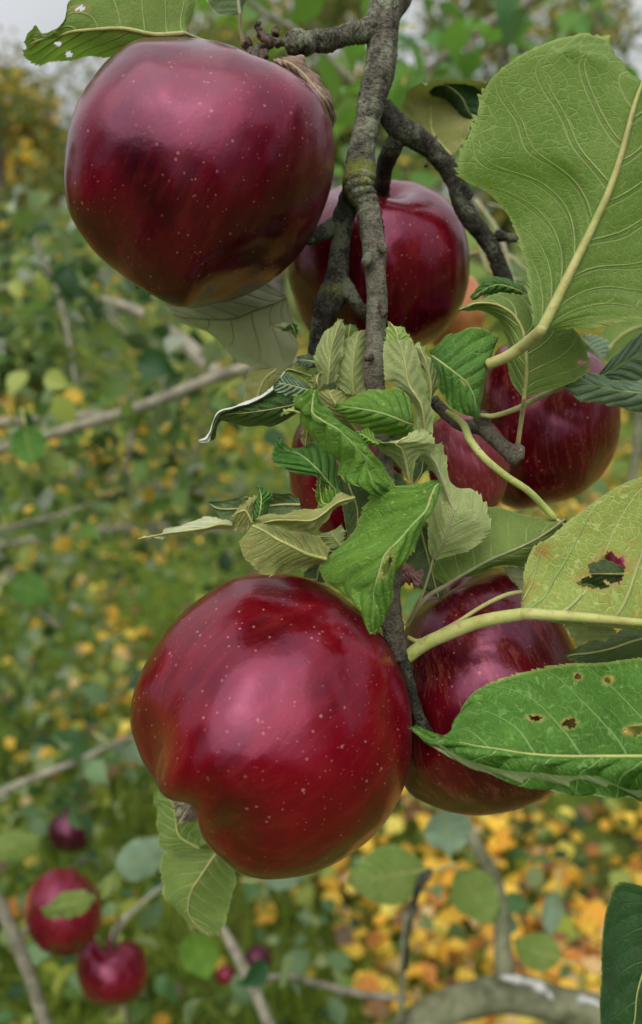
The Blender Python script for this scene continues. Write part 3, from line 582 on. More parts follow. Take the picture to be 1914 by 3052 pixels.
    tube('lower_twig', [(1165, 1860, 230, 20), (1130, 1850, 233, 14), (1105, 1820, 236, 12), (1085, 1780, 239, 10)], M['bark_dark'], B, 's', 14, .001, .0003, 420, seed=52)
    # woody side twig that ends in a pale bud over the small apple
    tube('side_twig', [(360, 720, 252, 14), (420, 800, 250, 18), (520, 870, 247, 19), (620, 880, 245, 24), (700, 950, 243, 22), (770, 1010, 241, 26), (810, 1030, 240, 34), (838, 1040, 239, 28), (852, 1048, 239, 10)], M['twig'], B, '4', 18, .0008, .0003, 420, .5, seed=53)
    tube('side_twig', [(640, 880, 245, 22), (625, 830, 244, 26), (612, 800, 244, 18)], M['twig'], B, '4', 14, .0008, .0002, 420, seed=54)
    tube('side_twig', [(1195, 1180, 249, 16), (1250, 1185, 251, 20), (1290, 1200, 252, 18), (1330, 1240, 250, 12)], M['bark_dark'], B, 's', 14, .0008, .0003, 420, seed=55)
build_branch()

# ================================================================ apples of the cluster
apple('big dark purple-red apple hanging at the upper left, largest and highest of the cluster',
      [(640,165),(750,160),(900,172),(1050,205),(1150,250),(1300,310),(1400,380),(1460,450),(1500,560),(1512,680),(1505,800),(1450,970),(1390,1090),(1290,1210),(1150,1310),(1000,1365),(850,1390),(760,1375),(650,1310),(560,1250),(470,1180),(380,1080),(310,960),(290,830),(295,700),(310,560),(350,450),(420,340),(500,250)],
      '1', (900, 790), 245, (-.50, -.80, .02), AM['a'], lobes=.055, cal=(.26, .40), stem=(.22, .40), lphase=2.4, seed=1, stalk=[(1160, 215, 247), (1190, 225, 250)])
apple('big bright crimson apple at the lower centre with a deep calyx notch',
      [(720,162),(850,165),(960,190),(1060,240),(1180,340),(1290,470),(1350,580),(1400,780),(1405,900),(1390,1060),(1340,1200),(1260,1320),(1130,1430),(980,1510),(850,1540),(720,1545),(600,1510),(520,1440),(460,1375),(395,1300),(310,1205),(235,1100),(170,980),(135,880),(132,800),(160,660),(230,520),(330,380),(440,280),(570,195)],
      '7', (790, 860), 236, (-.76, -.66, .14), AM['b'], lobes=.035, fitskip=((-152, -124),), cal=(.45, .24), stem=(.25, .42), lphase=.6, seed=2, stalk=[(1350, 560, 231)], notch=(-138, .12, .23, .58), calpos=(425, 1185, 240, '7'), dents=((.02, .10, .99, .035, .22), (.42, .30, .85, .02, .16), (-.1, .62, .78, .02, .2)))
apple('dark red apple behind the main branch, hanging from a dark stub above the leaf cluster',
      [(400,810),(500,820),(600,870),(680,950),(720,1050),(735,1180),(725,1300),(680,1420),(620,1500),(520,1565),(400,1580),(250,1580),(110,1560),(11,1500),(-60,1340),(-86,1180),(-70,1030),(0,930),(80,860),(200,820),(300,808)],
      '2', (322, 1200), 312, (.02, -.88, -.30), AM['c'], lobes=.03, stem=(.42, .34), cal=(.2, .4), seed=3)
apple('deep red apple tucked right of the big crimson one, half under the yellow-green leaf stalks',
      [(1190,2000),(1200,1880),(1260,1760),(1350,1700),(1450,1688),(1550,1712),(1640,1790),(1700,1900),(1735,2050),(1735,2200),(1700,2310),(1661,2360),(1575,2403),(1510,2422),(1417,2432),(1310,2412),(1205,2356),(1170,2200)],
      's', (1450, 2065), 268, (.30, -.85, -.25), AM['d'], lobes=.03, stem=(.22, .4), cal=(.2, .4), seed=4)
apple('dark striped apple at the right edge of the cluster, under the bluish leaf',
      [(600,700),(600,820),(610,1000),(660,1180),(740,1310),(850,1342),(1000,1300),(1150,1260),(1260,1180),(1350,1050),(1390,900),(1395,770),(1370,620),(1290,510),(1150,430),(1000,400),(850,400),(720,430),(650,540)],
      '4', (1000, 870), 305, (.12, -.92, -.25), AM['d'], lobes=.03, seed=5)
apple('small dull red apple with a fuzzy sheen crossed by a long curved yellow leaf stalk',
      [(360,850),(480,800),(600,830),(700,870),(760,960),(780,1080),(765,1200),(715,1310),(640,1340),(520,1330),(400,1280),(330,1120),(320,950)],
      '4', (555, 1080), 272, (.25, -.9, .1), AM['e'], lobes=.03, seed=6)
apple('red apple mostly hidden behind the twisted green leaves, seen only at its left side',
      [(863,1420),(866,1340),(885,1270),(930,1225),(1000,1205),(1080,1215),(1150,1260),(1195,1340),(1205,1430),(1190,1510),(1130,1570),(1060,1600),(980,1598),(915,1560),(878,1500)],
      's', (1035, 1405), 292, (.0, -.95, -.1), AM['c'], lobes=.02, seed=7)
apple('orange-pink cheeked apple far behind, peeping out right of the apple behind the branch',
      [(1280,930),(1290,860),(1330,815),(1380,805),(1425,840),(1442,900),(1440,970),(1410,1040),(1360,1070),(1300,1040)],
      's', (1362, 935), 370, (.1, -.95, .1), AM['f'], lobes=.02, seed=8, sepals=False)
apple('red apple glimpsed only as a sliver through the hole in the rusty leaf',
      [(1800,1680),(1815,1630),(1850,1605),(1890,1620),(1912,1670),(1905,1730),(1870,1765),(1825,1745)],
      's', (1856, 1684), 420, (.1, -.95, .1), AM['c'], lobes=.02, seed=9, sepals=False, n1=60, n2=80)

# ================================================================ leaves round the cluster
ap = leaf
ap('nibbled olive-green leaf underside poking out above the upper left apple', 240, [
   [(860,100,6),(830,155),(800,200,3)], [(880,-60,4),(700,158,1),(640,235,8)], [(760,-150,0),(560,130),(500,258,10)], [(560,-130,-2),(420,133),(380,262,12)],
   [(330,-10,-2),(330,140),(290,268,14)], [(282,100,-1),(262,160,2),(220,285,14)], [(205,150,0),(195,172,4),(165,285,14)], [(160,118,2),(150,190,6),(128,262,13)], [(122,200,6),(120,213,8),(118,222,10)]],
   LM['und'], '1', 'under', vein=0.5, nv=7.5, petiole=[(1000, 215, 12, 11), (900, 180, 8, 10)], wave=.8, rib=.75, holes=[(262, 195, 14, 11), (310, 243, 16, 14), (362, 38, 26, 10, 0)], stalkm=M['stalk_olive'])
ap('small dark green leaf on a thin stalk above the upper left apple', 243, [
   [(1078,62),(1082,66),(1092,62)], [(1000,70,2),(1076,20,0),(1104,10,2)], [(950,25,3),(1070,-50),(1110,-40,3)], [(940,-60,3),(1060,-120),(1100,-110,3)], [(1040,-190),(1045,-195),(1050,-190)]],
   LM['dark'], '1', 'under', petiole=[(1098, 200, 4, 9), (1085, 130, 2, 9)], stalkm=M['stalk_grey'])
ap('brown withered leaf curled against the right shoulder of the upper left apple', 243, [
   [(1230,262,8),(1260,268,4),(1290,262,2)], [(1262,300,2),(1310,285,-2),(1345,268,2)], [(1330,345,0),(1372,335,-4),(1400,320,4)], [(1400,420,2),(1425,400,-4),(1455,395,6)], [(1455,490,4),(1478,465,-2),(1508,450,8)], [(1480,540,8),(1492,520,2),(1512,500,8)], [(1490,572,8),(1494,575,6),(1498,572,8)]],
   M['dry'], '1', 'top', wave=1.6, quilt=.9, teeth=(3, .3), rib=.3, name='withered_leaf')
ap('dark olive leaf with a curled toothed rim right of the main branch', 286, [
   [(640,700,0),(650,700),(660,700,0)], [(470,560,8),(570,600,4),(745,570,0)], [(440,480,6),(560,510,5),(800,480,4)], [(452,430,2),(560,440,4),(830,430,4)], [(500,385,-4),(600,395,0),(815,390,0)], [(550,360,-10),(640,362,-8),(800,376,-8)]],
   LM['olive'], '2', 'under', wave=1.0, rib=.4)
ap('dark curled leaf lobe in the shade between side limb and largest leaf', 288, [
   [(560,400,0),(575,385,-2),(590,375)], [(560,420,0),(640,390,-6),(700,370,-2)], [(640,470,4),(700,440,-4),(770,385,0)], [(680,520,5),(730,500,-2),(800,420,0)], [(720,560,5),(760,540,0),(800,500,0)], [(760,580,5),(775,570,3),(790,560,3)]],
   LM['dark'], '2', 'top', wave=.6, rib=.3)
ap('huge green leaf underside with a thick yellow stalk, upper right corner', 212, [
   [(1030,1490,4),(1045,1492,2),(1062,1492,0),(1085,1492,0),(1105,1490,2)],
   [(1000,1200,8),(1110,1220,4),(1185,1240,-2),(1300,1320,-1),(1420,1435,0)],
   [(925,1000,10),(1140,960,4),(1300,1000,-4),(1480,1180,0),(1700,1400,6)],
   [(835,880,8),(1120,830,3),(1355,880,-6),(1600,980,-2),(1850,1200,6)],
   [(688,772,6),(1060,690,0),(1405,735,-8),(1700,760,-4),(1980,960,8)],
   [(762,560,4),(1130,540,-2),(1440,610,-9),(1720,580,-5),(2000,740,8)],
   [(800,410,1),(1160,400,-4),(1468,500,-10),(1720,470,-6),(1960,570,6)],
   [(880,310,-1),(1200,290,-6),(1490,430,-10),(1690,400,-6),(1880,440,5)],
   [(1040,215,-3),(1270,235,-8),(1503,392,-10),(1650,370,-6),(1790,370,3)],
   [(1230,165,-4),(1380,235,-8),(1512,374,-10),(1600,362,-6),(1690,350,0)],
   [(1360,180,-4),(1420,270,-7),(1518,368,-9),(1560,362,-6),(1600,355,0)]],
   LM['big'], '2', 'under', vein=.45, nv=6.5, skew=3.2, nr=260, nc=60, teeth=(3.6, 1.5), wave=.8, rib=1.45, quilt=.5,
   petiole=[(660, 530, 16, 30, '4'), (760, 490, 12, 32, '4'), (850, 432, 8, 34, '4')])
ap('drooping green leaf with its toothed upper edge folded over, behind the thick yellow stalk', 232, [
   [(850,715,0),(858,718),(868,715,0)], [(780,600,4),(872,600,-3),(1060,650,2)], [(762,500,5),(872,510,-4),(1200,570,4)], [(760,400,5),(865,420,-4),(1208,460,4)], [(745,320,4),(845,330,-3),(1130,320,3)],
   [(700,270,2),(790,250,-3),(950,190,2)], [(640,235,1),(700,200,-3),(820,140,1)], [(560,225,0),(600,195,-3),(680,150,0)], [(484,242,0),(488,238,0),(495,234,0)]],
   LM['und'], '4', 'under', vein=0.45, nv=7.5, petiole=[(822, 990, 14, 13), (845, 830, 8, 13)], nr=150, teeth=(2.6, .8), holes=[(1183, 520, 20, 8, 0)], stalkm=M['stalk_olive'])
ap('dark green toothed tip of a leaf standing up behind the drooping folded leaf', 238, [
   [(880,140,2),(884,150,0),(890,160,2)], [(800,70,2),(800,110,-2),(800,150,2)], [(700,45,2),(710,90,-2),(720,140,2)], [(640,80,2),(640,115,-1),(650,150,2)], [(565,165,2),(566,168,0),(570,170,2)]],
   LM['green'], '4', 'top', teeth=(2.6, 1.0), quilt=.6, rib=.3)
ap('glossy dark green leaf with a tiny hole, left of the thick yellow stalk', 226, [
   [(336,455,4),(345,480,4),(350,505,4)], [(440,380,3),(400,520,-2),(375,600,2)], [(560,335,3),(480,580,-4),(400,690,2)], [(690,365,5),(540,630,-4),(440,750,1)], [(715,430,7),(575,690,-3),(500,790,0)], [(640,640,6),(592,750,-2),(550,815,0)], [(604,826,2),(598,832,0),(592,834,0)]],
   LM['gloss'], '4', 'top', quilt=.3, wave=.9, holes=[(532, 630, 10, 7, 20)], teeth=(2.2, .5), rib=.4, stalkm=M['stalk_fine'])
ap('pale leaf underside right of the branch tip, upright with a toothed edge', 230, [
   [(270,890,0),(310,900),(355,915,0)], [(255,780,2),(290,760,-3),(350,790,2)], [(150,650,2),(220,640,-3),(325,700,2)], [(92,600,2),(200,530,-3),(300,590,2)], [(85,480,1),(180,450,-3),(268,470,1)], [(78,405,0),(160,390,-3),(232,402,0)]],
   LM['pale'], '4', 'under', teeth=(1.8, .6), wave=.5, rib=.3)
ap('short yellow-green leaf tip behind the branch tip, just under the shaded apple', 234, [
   [(90,470,0),(160,480,0),(230,440,0)], [(95,400,0),(160,400,-2),(232,400,0)], [(100,340,0),(150,350,-2),(215,365,0)], [(104,290,0),(110,294,0),(118,298,0)]],
   LM['lime'], '4', 'under', teeth=(2.0, .7), rib=.25)
ap('pale green leaf standing just right of the upright pale underside', 235, [
   [(330,900,0),(335,760,0),(340,740,0)], [(300,600,0),(345,650,-2),(384,640,0)], [(270,500,0),(320,530,-2),(365,530,0)], [(262,440,0),(285,445,-2),(310,455,0)], [(288,430,0),(290,430,0),(294,430,0)]],
   LM['pale'], '4', 'under', teeth=(2.0, .8), rib=.25)
ap('oval bright green leaf with a yellow tip in the middle of the cluster', 219, [
   [(1300,330,4),(1302,350,2),(1295,400,4)], [(1290,170,3),(1240,330,-2),(1240,475,4)], [(1200,55,3),(1120,280,-4),(1080,440,4)], [(1060,25,3),(1000,240,-4),(900,400,3)], [(850,60,3),(850,210,-3),(780,340,3)], [(700,120,3),(710,190,-1),(680,270,2)], [(595,180,1),(592,192,1),(600,205,1)]],
   LM['lime'], 'a', 'top', teeth=(1.8, .5), quilt=.4, wave=.6, rib=.3, stalkm=M['stalk_fine'])
ap('long crinkled bright green leaf twisting diagonally down through the middle of the cluster', 213, [
   [(390,50,4),(420,40,2),(440,60,2)], [(245,160,3),(400,240,-2),(480,170,2)], [(270,250,3),(520,330,-3),(560,290,2)], [(320,370,3),(640,400,-4),(690,400,2)], [(480,560,4),(760,520,-4),(820,520,4)], [(600,700,4),(870,640,-3),(930,650,4)], [(650,800,3),(900,760,-2),(1060,690,5)], [(710,880,0),(940,860,-3),(1120,800,4)], [(850,925,-2),(1000,920,-2),(1130,930,2)], [(1000,950,0),(1060,950,0),(1130,955,2)]],
   LM['lime'], 'a', 'top', teeth=(2.4, .9), quilt=1.2, wave=1.4, nr=150, nc=40, rib=.35, stalkm=M['stalk_fine'])
ap('green leaf with an upturned rounded tip crossing in front of the half hidden red apple', 221, [
   [(650,960,3),(640,965,1),(600,940,3)], [(640,800,6),(560,890,-1),(470,870,0)], [(600,660,8),(460,770,-3),(400,820,-2)], [(500,530,10),(390,700,-3),(260,790,-2)], [(400,495,9),(320,640,-2),(150,740,-3)], [(330,560,7),(250,600,0),(50,680,-4)], [(200,560,3),(150,570,-1),(35,610,-3)], [(140,500,0),(110,500,-2),(60,540,-2)], [(110,470,0),(100,470,0),(90,480,0)]],
   LM['green'], 'a', 'top', teeth=(2.0, .5), wave=.5, quilt=.5, rib=.35, stalkm=M['stalk_fine'])
ap('brownish pale leaf behind the crinkled diagonal leaf and left of the oval one', 226, [
   [(770,430,2),(800,400,0),(820,380,0)], [(560,300,2),(680,260,-1),(760,300,2)], [(470,160,2),(600,150,-2),(760,100,2)], [(435,60,2),(560,70,-1),(740,80,1)], [(480,35,0),(600,32,0),(680,50,0)]],
   LM['olive'], 'a', 'under', teeth=(1.8, .6), wave=.4, rib=.3)
ap('small olive flap hanging under the left rim of the crinkled diagonal leaf', 224, [
   [(300,290,0),(310,290,0),(330,300,0)], [(300,400,0),(350,390,-1),(430,440,0)], [(295,490,0),(340,480,0),(410,490,0)], [(330,548,0),(335,545,0),(345,535,0)]],
   LM['olive'], 'a', 'under', teeth=(1.8, .5), rib=.2)
ap('tiny curled yellow leaf tip left of the crinkled diagonal leaf', 216, [
   [(270,220,0),(272,240,-2),(272,262,0)], [(200,205,0),(210,225,-3),(240,235,-2)], [(140,215,2),(160,230,-2),(190,245,-3)], [(115,250,2),(130,255,-1),(165,262,-2)], [(115,275,0),(122,278,0),(135,272,0)]],
   LM['lime'], 'a', 'under', teeth=(2, .3), rib=.2, wave=.5)
ap('pale narrow toothed leaf left of the branch tip', 246, [
   [(1000,745,2),(1030,745,0),(1080,730,2)], [(950,610,2),(1040,640,-2),(1100,640,2)], [(965,500,2),(1050,530,-2),(1130,520,2)], [(1030,400,2),(1080,430,-2),(1138,420,2)], [(1110,325,0),(1118,325,0),(1124,328,0)]],
   LM['pale'], '3', 'under', vein=0.25, nv=7.5, teeth=(1.8, .8), wave=.4, rib=.3)
ap('pale rounded toothed leaf just behind the left side of the branch tip', 250, [
   [(1150,805,0),(1200,810,0),(1290,800,0)], [(1075,720,2),(1190,700,-2),(1310,700,2)], [(1090,580,2),(1200,570,-3),(1310,570,2)], [(1140,470,2),(1220,450,-2),(1310,450,2)], [(1200,405,1),(1250,396,0),(1300,395,1)]],
   LM['pale'], '3', 'under', vein=0.25, nv=7.5, teeth=(1.8, .8), wave=.4, rib=.3)
ap('small mid green leaf peeping up behind the two pale toothed leaves', 256, [
   [(1120,480,0),(1160,480,0),(1220,470,0)], [(1130,400,0),(1170,400,-1),(1230,410,0)], [(1150,360,0),(1175,358,0),(1205,368,0)]], LM['und'], '3', 'under', teeth=(2, .5), rib=.2)
ap('curled yellow-green leaf with a tan patch, folded under the oval leaf', 217, [
   [(1270,870,6),(1280,870,4),(1300,860,4)], [(1150,700,6),(1240,680,0),(1320,690,2)], [(1000,560,5),(1200,560,-3),(1400,600,2)], [(900,530,3),(1150,520,-5),(1480,560,2)], [(860,510,2),(1180,500,-5),(1505,520,1)], [(1000,535,0),(1250,470,-3),(1450,430,1)], [(1220,470,0),(1280,420,-1),(1340,390,0)]],
   LM['pale'], 'a', 'under', teeth=(2.2, .6), wave=.3, rib=.35, nr=130)
ap('speckled green leaf flap under the oval leaf, its tip pointing left', 216, [
   [(1060,530,2),(1062,535,1),(1060,545,1)], [(960,470,2),(940,500,-1),(960,540,0)], [(880,375,3),(850,440,-1),(860,515,0)], [(800,410,2),(795,440,0),(810,480,0)], [(745,440,0),(750,442,0),(755,445,0)]],
   LM['lime'], 'a', 'top', teeth=(2, .4), rib=.25)
ap('big bright green speckled leaf above the crimson apple, its rim folded yellow', 207, [
   [(1500,870,4,'a'),(1508,870,4,'a'),(1530,880,4,'a'),(1540,890,6,'a')],
   [(1290,880,6,'a'),(1400,960,1,'a'),(1480,960,-1,'a'),(1530,930,3,'a')],
   [(1000,960,8,'a'),(1220,1080,2,'a'),(1420,1120,-3,'a'),(1500,1080,1,'a')],
   [(900,1080,9,'a'),(1120,1220,2,'a'),(1290,1260,-4,'a'),(1400,1240,0,'a')],
   [(800,1260,9,'a'),(980,1380,2,'a'),(1180,1390,-4,'a'),(1330,1400,0,'a')],
   [(1040,760,10),(1180,800,2),(1400,760,-4),(1500,820,0)],
   [(985,850,8),(1150,880,2),(1365,860,-4),(1462,900,0)],
   [(1010,930,7),(1180,930,1),(1340,950,-4),(1440,960,0)],
   [(1070,975,6),(1200,985,1),(1325,1020,-3),(1435,1060,0)],
   [(1235,1110,3),(1260,1110,-1),(1330,1100,-3),(1420,1110,0)],
   [(1255,1190,2),(1290,1190,-1),(1335,1180,-2),(1385,1190,0)],
   [(1330,1258,0),(1336,1262,0),(1342,1262,0),(1350,1255,0)]],
   LM['lime'], '5', 'top', mc=2, teeth=(2.4, .8), wave=.9, nr=170, nc=44, quilt=.95, holes=[(1412, 835, 20, 62, 22)], rib=.4, stalkm=M['stalk_fine'])
ap('olive-yellow leaf underside with a pinkish mark, resting on top of the crimson apple', 214, [
   [(1045,730,3),(1020,790,0),(990,820,3)], [(940,640,5),(900,760,-2),(830,850,2)], [(830,612,5),(800,710,-3),(720,870,2)], [(700,575,4),(700,660,-3),(600,880,2)], [(640,545,3),(640,620,-2),(545,830,1)], [(590,555,2),(580,590,-1),(490,770,1)], [(560,560,0),(540,575,0),(462,680,0)]],
   LM['olive'], '5', 'under', vein=0.4, nv=7.5, teeth=(2.2, 1.0), wave=.7, nr=130, rib=.45)
ap('upper half of a tan-green folded leaf, a shelf over the olive-yellow underside', 210, [
   [(1205,385,3),(1205,395,2),(1200,410,2)], [(1100,385,3),(1090,430,0),(1080,470,1)], [(1000,455,2),(1000,500,-1),(990,560,2)], [(900,468,1),(930,540,-1),(955,632,3)], [(760,500,0),(820,540,-1),(860,610,3)], [(640,505,0),(700,540,-1),(740,585,2)], [(560,560,0),(590,560,0),(620,570,1)]],
   LM['olive'], '5', 'under', teeth=(2.2, .5), wave=.6, rib=.2)
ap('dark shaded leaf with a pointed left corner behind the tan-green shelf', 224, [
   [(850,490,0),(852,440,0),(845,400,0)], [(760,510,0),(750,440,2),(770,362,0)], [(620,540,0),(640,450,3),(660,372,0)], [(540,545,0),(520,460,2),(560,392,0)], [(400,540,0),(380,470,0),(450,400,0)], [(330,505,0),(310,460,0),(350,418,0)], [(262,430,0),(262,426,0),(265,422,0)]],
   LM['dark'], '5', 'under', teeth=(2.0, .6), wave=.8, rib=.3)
ap('upright dark green fold with a pointed top in front of the dark shaded leaf', 220, [
   [(545,550,0),(580,550,0),(640,500,0)], [(560,450,2),(600,450,-2),(655,430,2)], [(580,370,1),(600,370,-1),(662,372,1)], [(578,325,0),(584,325,0),(592,328,0)]], LM['green'], '5', 'top', teeth=(2, .5), rib=.2)
ap('grey-olive toothed leaf piece between the thin twisted leaf and the upright fold', 219, [
   [(540,560,0),(545,560,0),(550,555,0)], [(560,400,2),(500,480,-1),(470,620,1)], [(520,410,2),(460,490,-1),(430,590,1)], [(470,440,1),(430,510,0),(415,560,0)], [(410,520,0),(412,522,0),(415,525,0)]], LM['olive'], '5', 'under', teeth=(1.6, .7), rib=.25)
ap('thin twisted pale leaf pointing far left, lowest leaf on the left of the cluster', 222, [
   [(430,560,2),(430,575,0),(430,590,2)], [(350,530,0),(340,565,-2),(350,600,3)], [(220,535,0),(240,590,-2),(240,625,3)], [(90,575,0),(100,610,-1),(120,630,2)], [(-10,610,0),(0,622,-1),(20,634,1)], [(-110,640,0),(-110,645,0),(-100,648,0)], [(-206,662,0),(-206,665,0),(-205,667,0)]],
   LM['paleback'], '5', 'under', teeth=(2.2, .6), wave=.6, rib=.3)
ap('small pale green leaf peeping from behind the olive-yellow one, above the crimson apple', 221, [
   [(1130,690,0),(1120,710,0),(1040,725,0)], [(1135,620,1),(1070,650,-1),(990,680,1)], [(1120,572,0),(1050,610,0),(950,635,0)]], LM['pale'], '5', 'under', teeth=(2, .5), rib=.25)
ap('dark crumpled leaf base in the gap above the crimson apple', 224, [
   [(1060,740,0),(1020,760,0),(980,800,0)], [(1040,860,1),(970,860,-2),(890,860,0)], [(1010,950,1),(960,920,-1),(880,900,0)], [(960,930,0),(920,915,0),(870,905,0)]], LM['dark'], '5', 'under', teeth=(2, .4), rib=.2)
ap('frilly narrow green bract between the olive shelf and the half hidden apple', 217, [
   [(1085,470,0),(1090,450,0),(1110,400,0)], [(1010,480,1),(1040,440,-1),(1090,350,0)], [(970,460,0),(1000,430,-1),(1050,350,0)], [(962,380,0),(985,380,0),(1000,340,0)], [(968,235,0),(972,235,0),(978,240,0)]], LM['lime'], '5', 'top', teeth=(1.6, 1.4), wave=1.0, rib=.2)
ap('shaded green leaf hanging below the crinkled diagonal leaf', 226, [
   [(1110,260,0),(1150,260,0),(1260,290,0)], [(1110,340,0),(1180,350,-1),(1300,380,0)], [(1130,460,0),(1220,460,-1),(1310,470,0)], [(1150,600,0),(1220,580,0),(1290,540,0)], [(1180,700,0),(1200,690,0),(1220,680,0)]], LM['dark'], '5', 'under', teeth=(2, .4), rib=.3)
ap('long dark curled leaf with a white rim pointing down left, left of the cluster', 232, [
   [(880,900,6),(885,860,0),(890,830,2)], [(740,985,4),(800,880,-3),(760,700,-2),][:3], [(600,1015,4),(650,910,-4),(660,790,-3)], [(470,1005,4),(500,930,-4),(540,850,-3)], [(350,985,3),(380,940,-3),(400,900,-3)], [(320,1040,2),(315,980,-2),(305,940,-2)], [(295,1100,2),(280,1070,-2),(272,1050,-2)], [(230,1115,0),(225,1112,0),(196,1112,0)]],
   LM['curl'], '3', 'top', teeth=(2.4, .5), wave=.5, rib=.25, nr=140)
ap('narrow white rolled edge lying along the dark curled leaf', 228, [
   [(752,660,1),(746,680,-1),(755,700,1)], [(690,745,0),(690,770,-2),(690,790,1)], [(560,838,0),(560,856,-2),(560,872,1)], [(420,890,0),(420,903,-2),(420,914,1)], [(318,925,0),(322,938,-2),(330,948,1)], [(270,1050,0),(278,1055,-1),(284,1060,1)], [(235,1085,0),(245,1100,-1),(260,1112,0)], [(192,1108,0),(194,1112,0),(200,1118,0)]],
   LM['curl'], '3', 'under', teeth=(2, .2), wave=.2, rib=0)
ap('small silvery blue leaf left of the crinkled leaf, pointing left', 222, [
   [(930,800,0),(935,790,0),(930,775,0)], [(870,825,1),(860,770,-1),(830,700,0)], [(780,815,1),(780,750,-1),(770,675,0)], [(700,790,0),(710,740,0),(740,690,0)], [(678,765,0),(682,755,0),(690,740,0)]], LM['blue'], '3', 'top', teeth=(1.6, .4), rib=.2)
ap('tiny bluish leaf beside the foot of the dark mossy spur', 236, [
   [(940,620,0),(945,600,0),(935,560,0)], [(880,640,0),(880,590,-1),(890,552,0)], [(830,610,0),(835,590,0),(825,565,0)]], LM['blue'], '3', 'top', teeth=(2, .3), rib=.2)
ap('dull green leaf folded below the tiny bluish one', 240, [
   [(920,750,0),(940,700,0),(960,640,0)], [(860,700,0),(860,670,-1),(880,640,0)], [(760,670,0),(780,650,-1),(800,632,0)], [(745,690,0),(750,670,0),(760,640,0)]], LM['und'], '3', 'under', teeth=(2, .3), rib=.2)
ap('small curl of olive leaf left of the oval leaf, under the pale toothed leaves', 228, [
   [(1000,745,0),(980,790,0),(940,780,0)], [(985,700,1),(960,730,-2),(915,740,0)], [(995,660,0),(970,680,0),(930,690,0)]], LM['olive'], '3', 'under', teeth=(2, .3), rib=.15)
ap('large pale grey-green leaf underside behind and below the upper left apple', 285, [
   [(770,190,0),(765,188,0),(755,170,0)], [(800,330,4),(680,230,-2),(640,120,4)], [(830,450,6),(560,270,-3),(500,110,4)], [(810,600,8),(440,320,-3),(330,120,4)], [(700,670,9),(330,330,-2),(180,150,4)], [(500,590,8),(220,325,-1),(60,180,2)], [(300,440,6),(120,315,0),(10,210,0)], [(60,330,2),(20,290,0),(-20,245,0)]],
   LM['paleback'], '3', 'under', vein=0.4, nv=5.5, teeth=(2.6, .8), wave=1.6, nr=140, rib=.4, stalkm=M['stalk_grey'])
ap('torn pale leaf flap with a dark turned corner left of the dark mossy spur', 262, [
   [(830,440,0),(800,400,0),(790,350,0)], [(760,400,1),(740,375,-1),(760,345,0)], [(700,395,0),(700,372,0),(720,350,0)], [(645,360,0),(650,358,0),(655,355,0)]], LM['paleback'], '3', 'under', teeth=(2, .6), rib=.2)
ap('small dark folded leaf corner hanging left of the shaded apple', 258, [
   [(830,450,0),(822,440,0),(815,430,0)], [(835,400,0),(815,395,-1),(790,390,0)], [(825,360,0),(800,365,-1),(745,405,0)], [(810,355,0),(795,360,0),(780,370,0)]], LM['green'], '3', 'top', teeth=(2, .6), rib=.15)
ap('olive leaf half hidden behind the dark curled leaf', 262, [
   [(640,640,0),(700,650,0),(745,670,0)], [(520,660,2),(620,720,-1),(720,720,1)], [(510,770,2),(580,820,-1),(660,860,1)], [(495,880,2),(540,930,0),(600,960,0)], [(505,1020,0),(530,1010,0),(560,1000,0)]],
   LM['olive'], '3', 'under', teeth=(2.4, .6), rib=.3)
ap('long green leaf with pale toothed lobe below the fuzzy apple', 222, [
   [(330,505,4,'6'),(340,500,2,'6'),(350,508,2,'6')], [(305,410,4,'6'),(400,400,-2,'6'),(520,450,3,'6')], [(308,280,5,'6'),(430,300,-3,'6'),(640,350,3,'6')], [(330,180,5,'6'),(450,230,-3,'6'),(655,290,3,'6')], [(380,100,6,'6'),(430,180,-2,'6'),(605,150,3,'6')], [(300,1050,6,'4'),(380,1100,-2,'4'),(450,1180,4,'4')], [(270,1030,4,'4'),(340,1030,0,'4'),(420,1050,4,'4')], [(290,1010,2,'4'),(340,985,0,'4'),(385,970,2,'4')]],
   LM['pale'], '6', 'under', vein=0.35, nv=7.5, teeth=(2.6, 1.2), wave=.5, nr=140, rib=.35, petiole=[(195, 860, 14, 7), (250, 760, 8, 7), (290, 660, 5, 7)], stalkm=M['stalk_grey'])
ap('shaded leaf sliver hanging in the dark gap between curled leaf and crimson apple', 230, [
   [(245,1190,0),(255,1190,0),(262,1180,0)], [(240,1100,1),(290,1130,-1),(330,1100,0)], [(260,1050,0),(300,1060,-1),(330,1040,0)]], LM['dark'], '4', 'under', teeth=(2, .3), rib=.2)
ap('long olive-green leaf underside pointing right above the deep red apple', 236, [
   [(400,650,2),(412,645,0),(420,640,2)], [(330,570,4),(520,580,-2),(580,585,2)], [(420,420,4),(650,510,-4),(720,545,2)], [(560,260,4),(780,455,-4),(860,545,3)], [(690,210,3),(900,400,-3),(960,440,3)], [(860,268,2),(980,350,-2),(1020,380,2)], [(1000,272,1),(1050,300,-1),(1055,330,1)], [(1086,264,0),(1090,268,0),(1086,276,0)]],
   LM['und'], '6', 'under', vein=0.3, nv=7.5, teeth=(2.2, .6), wave=.6, nr=130, rib=.5, petiole=[(185, 880, 4, 14), (230, 800, 3, 13), (310, 710, 2, 13)], stalkm=M['stalk_grey'])
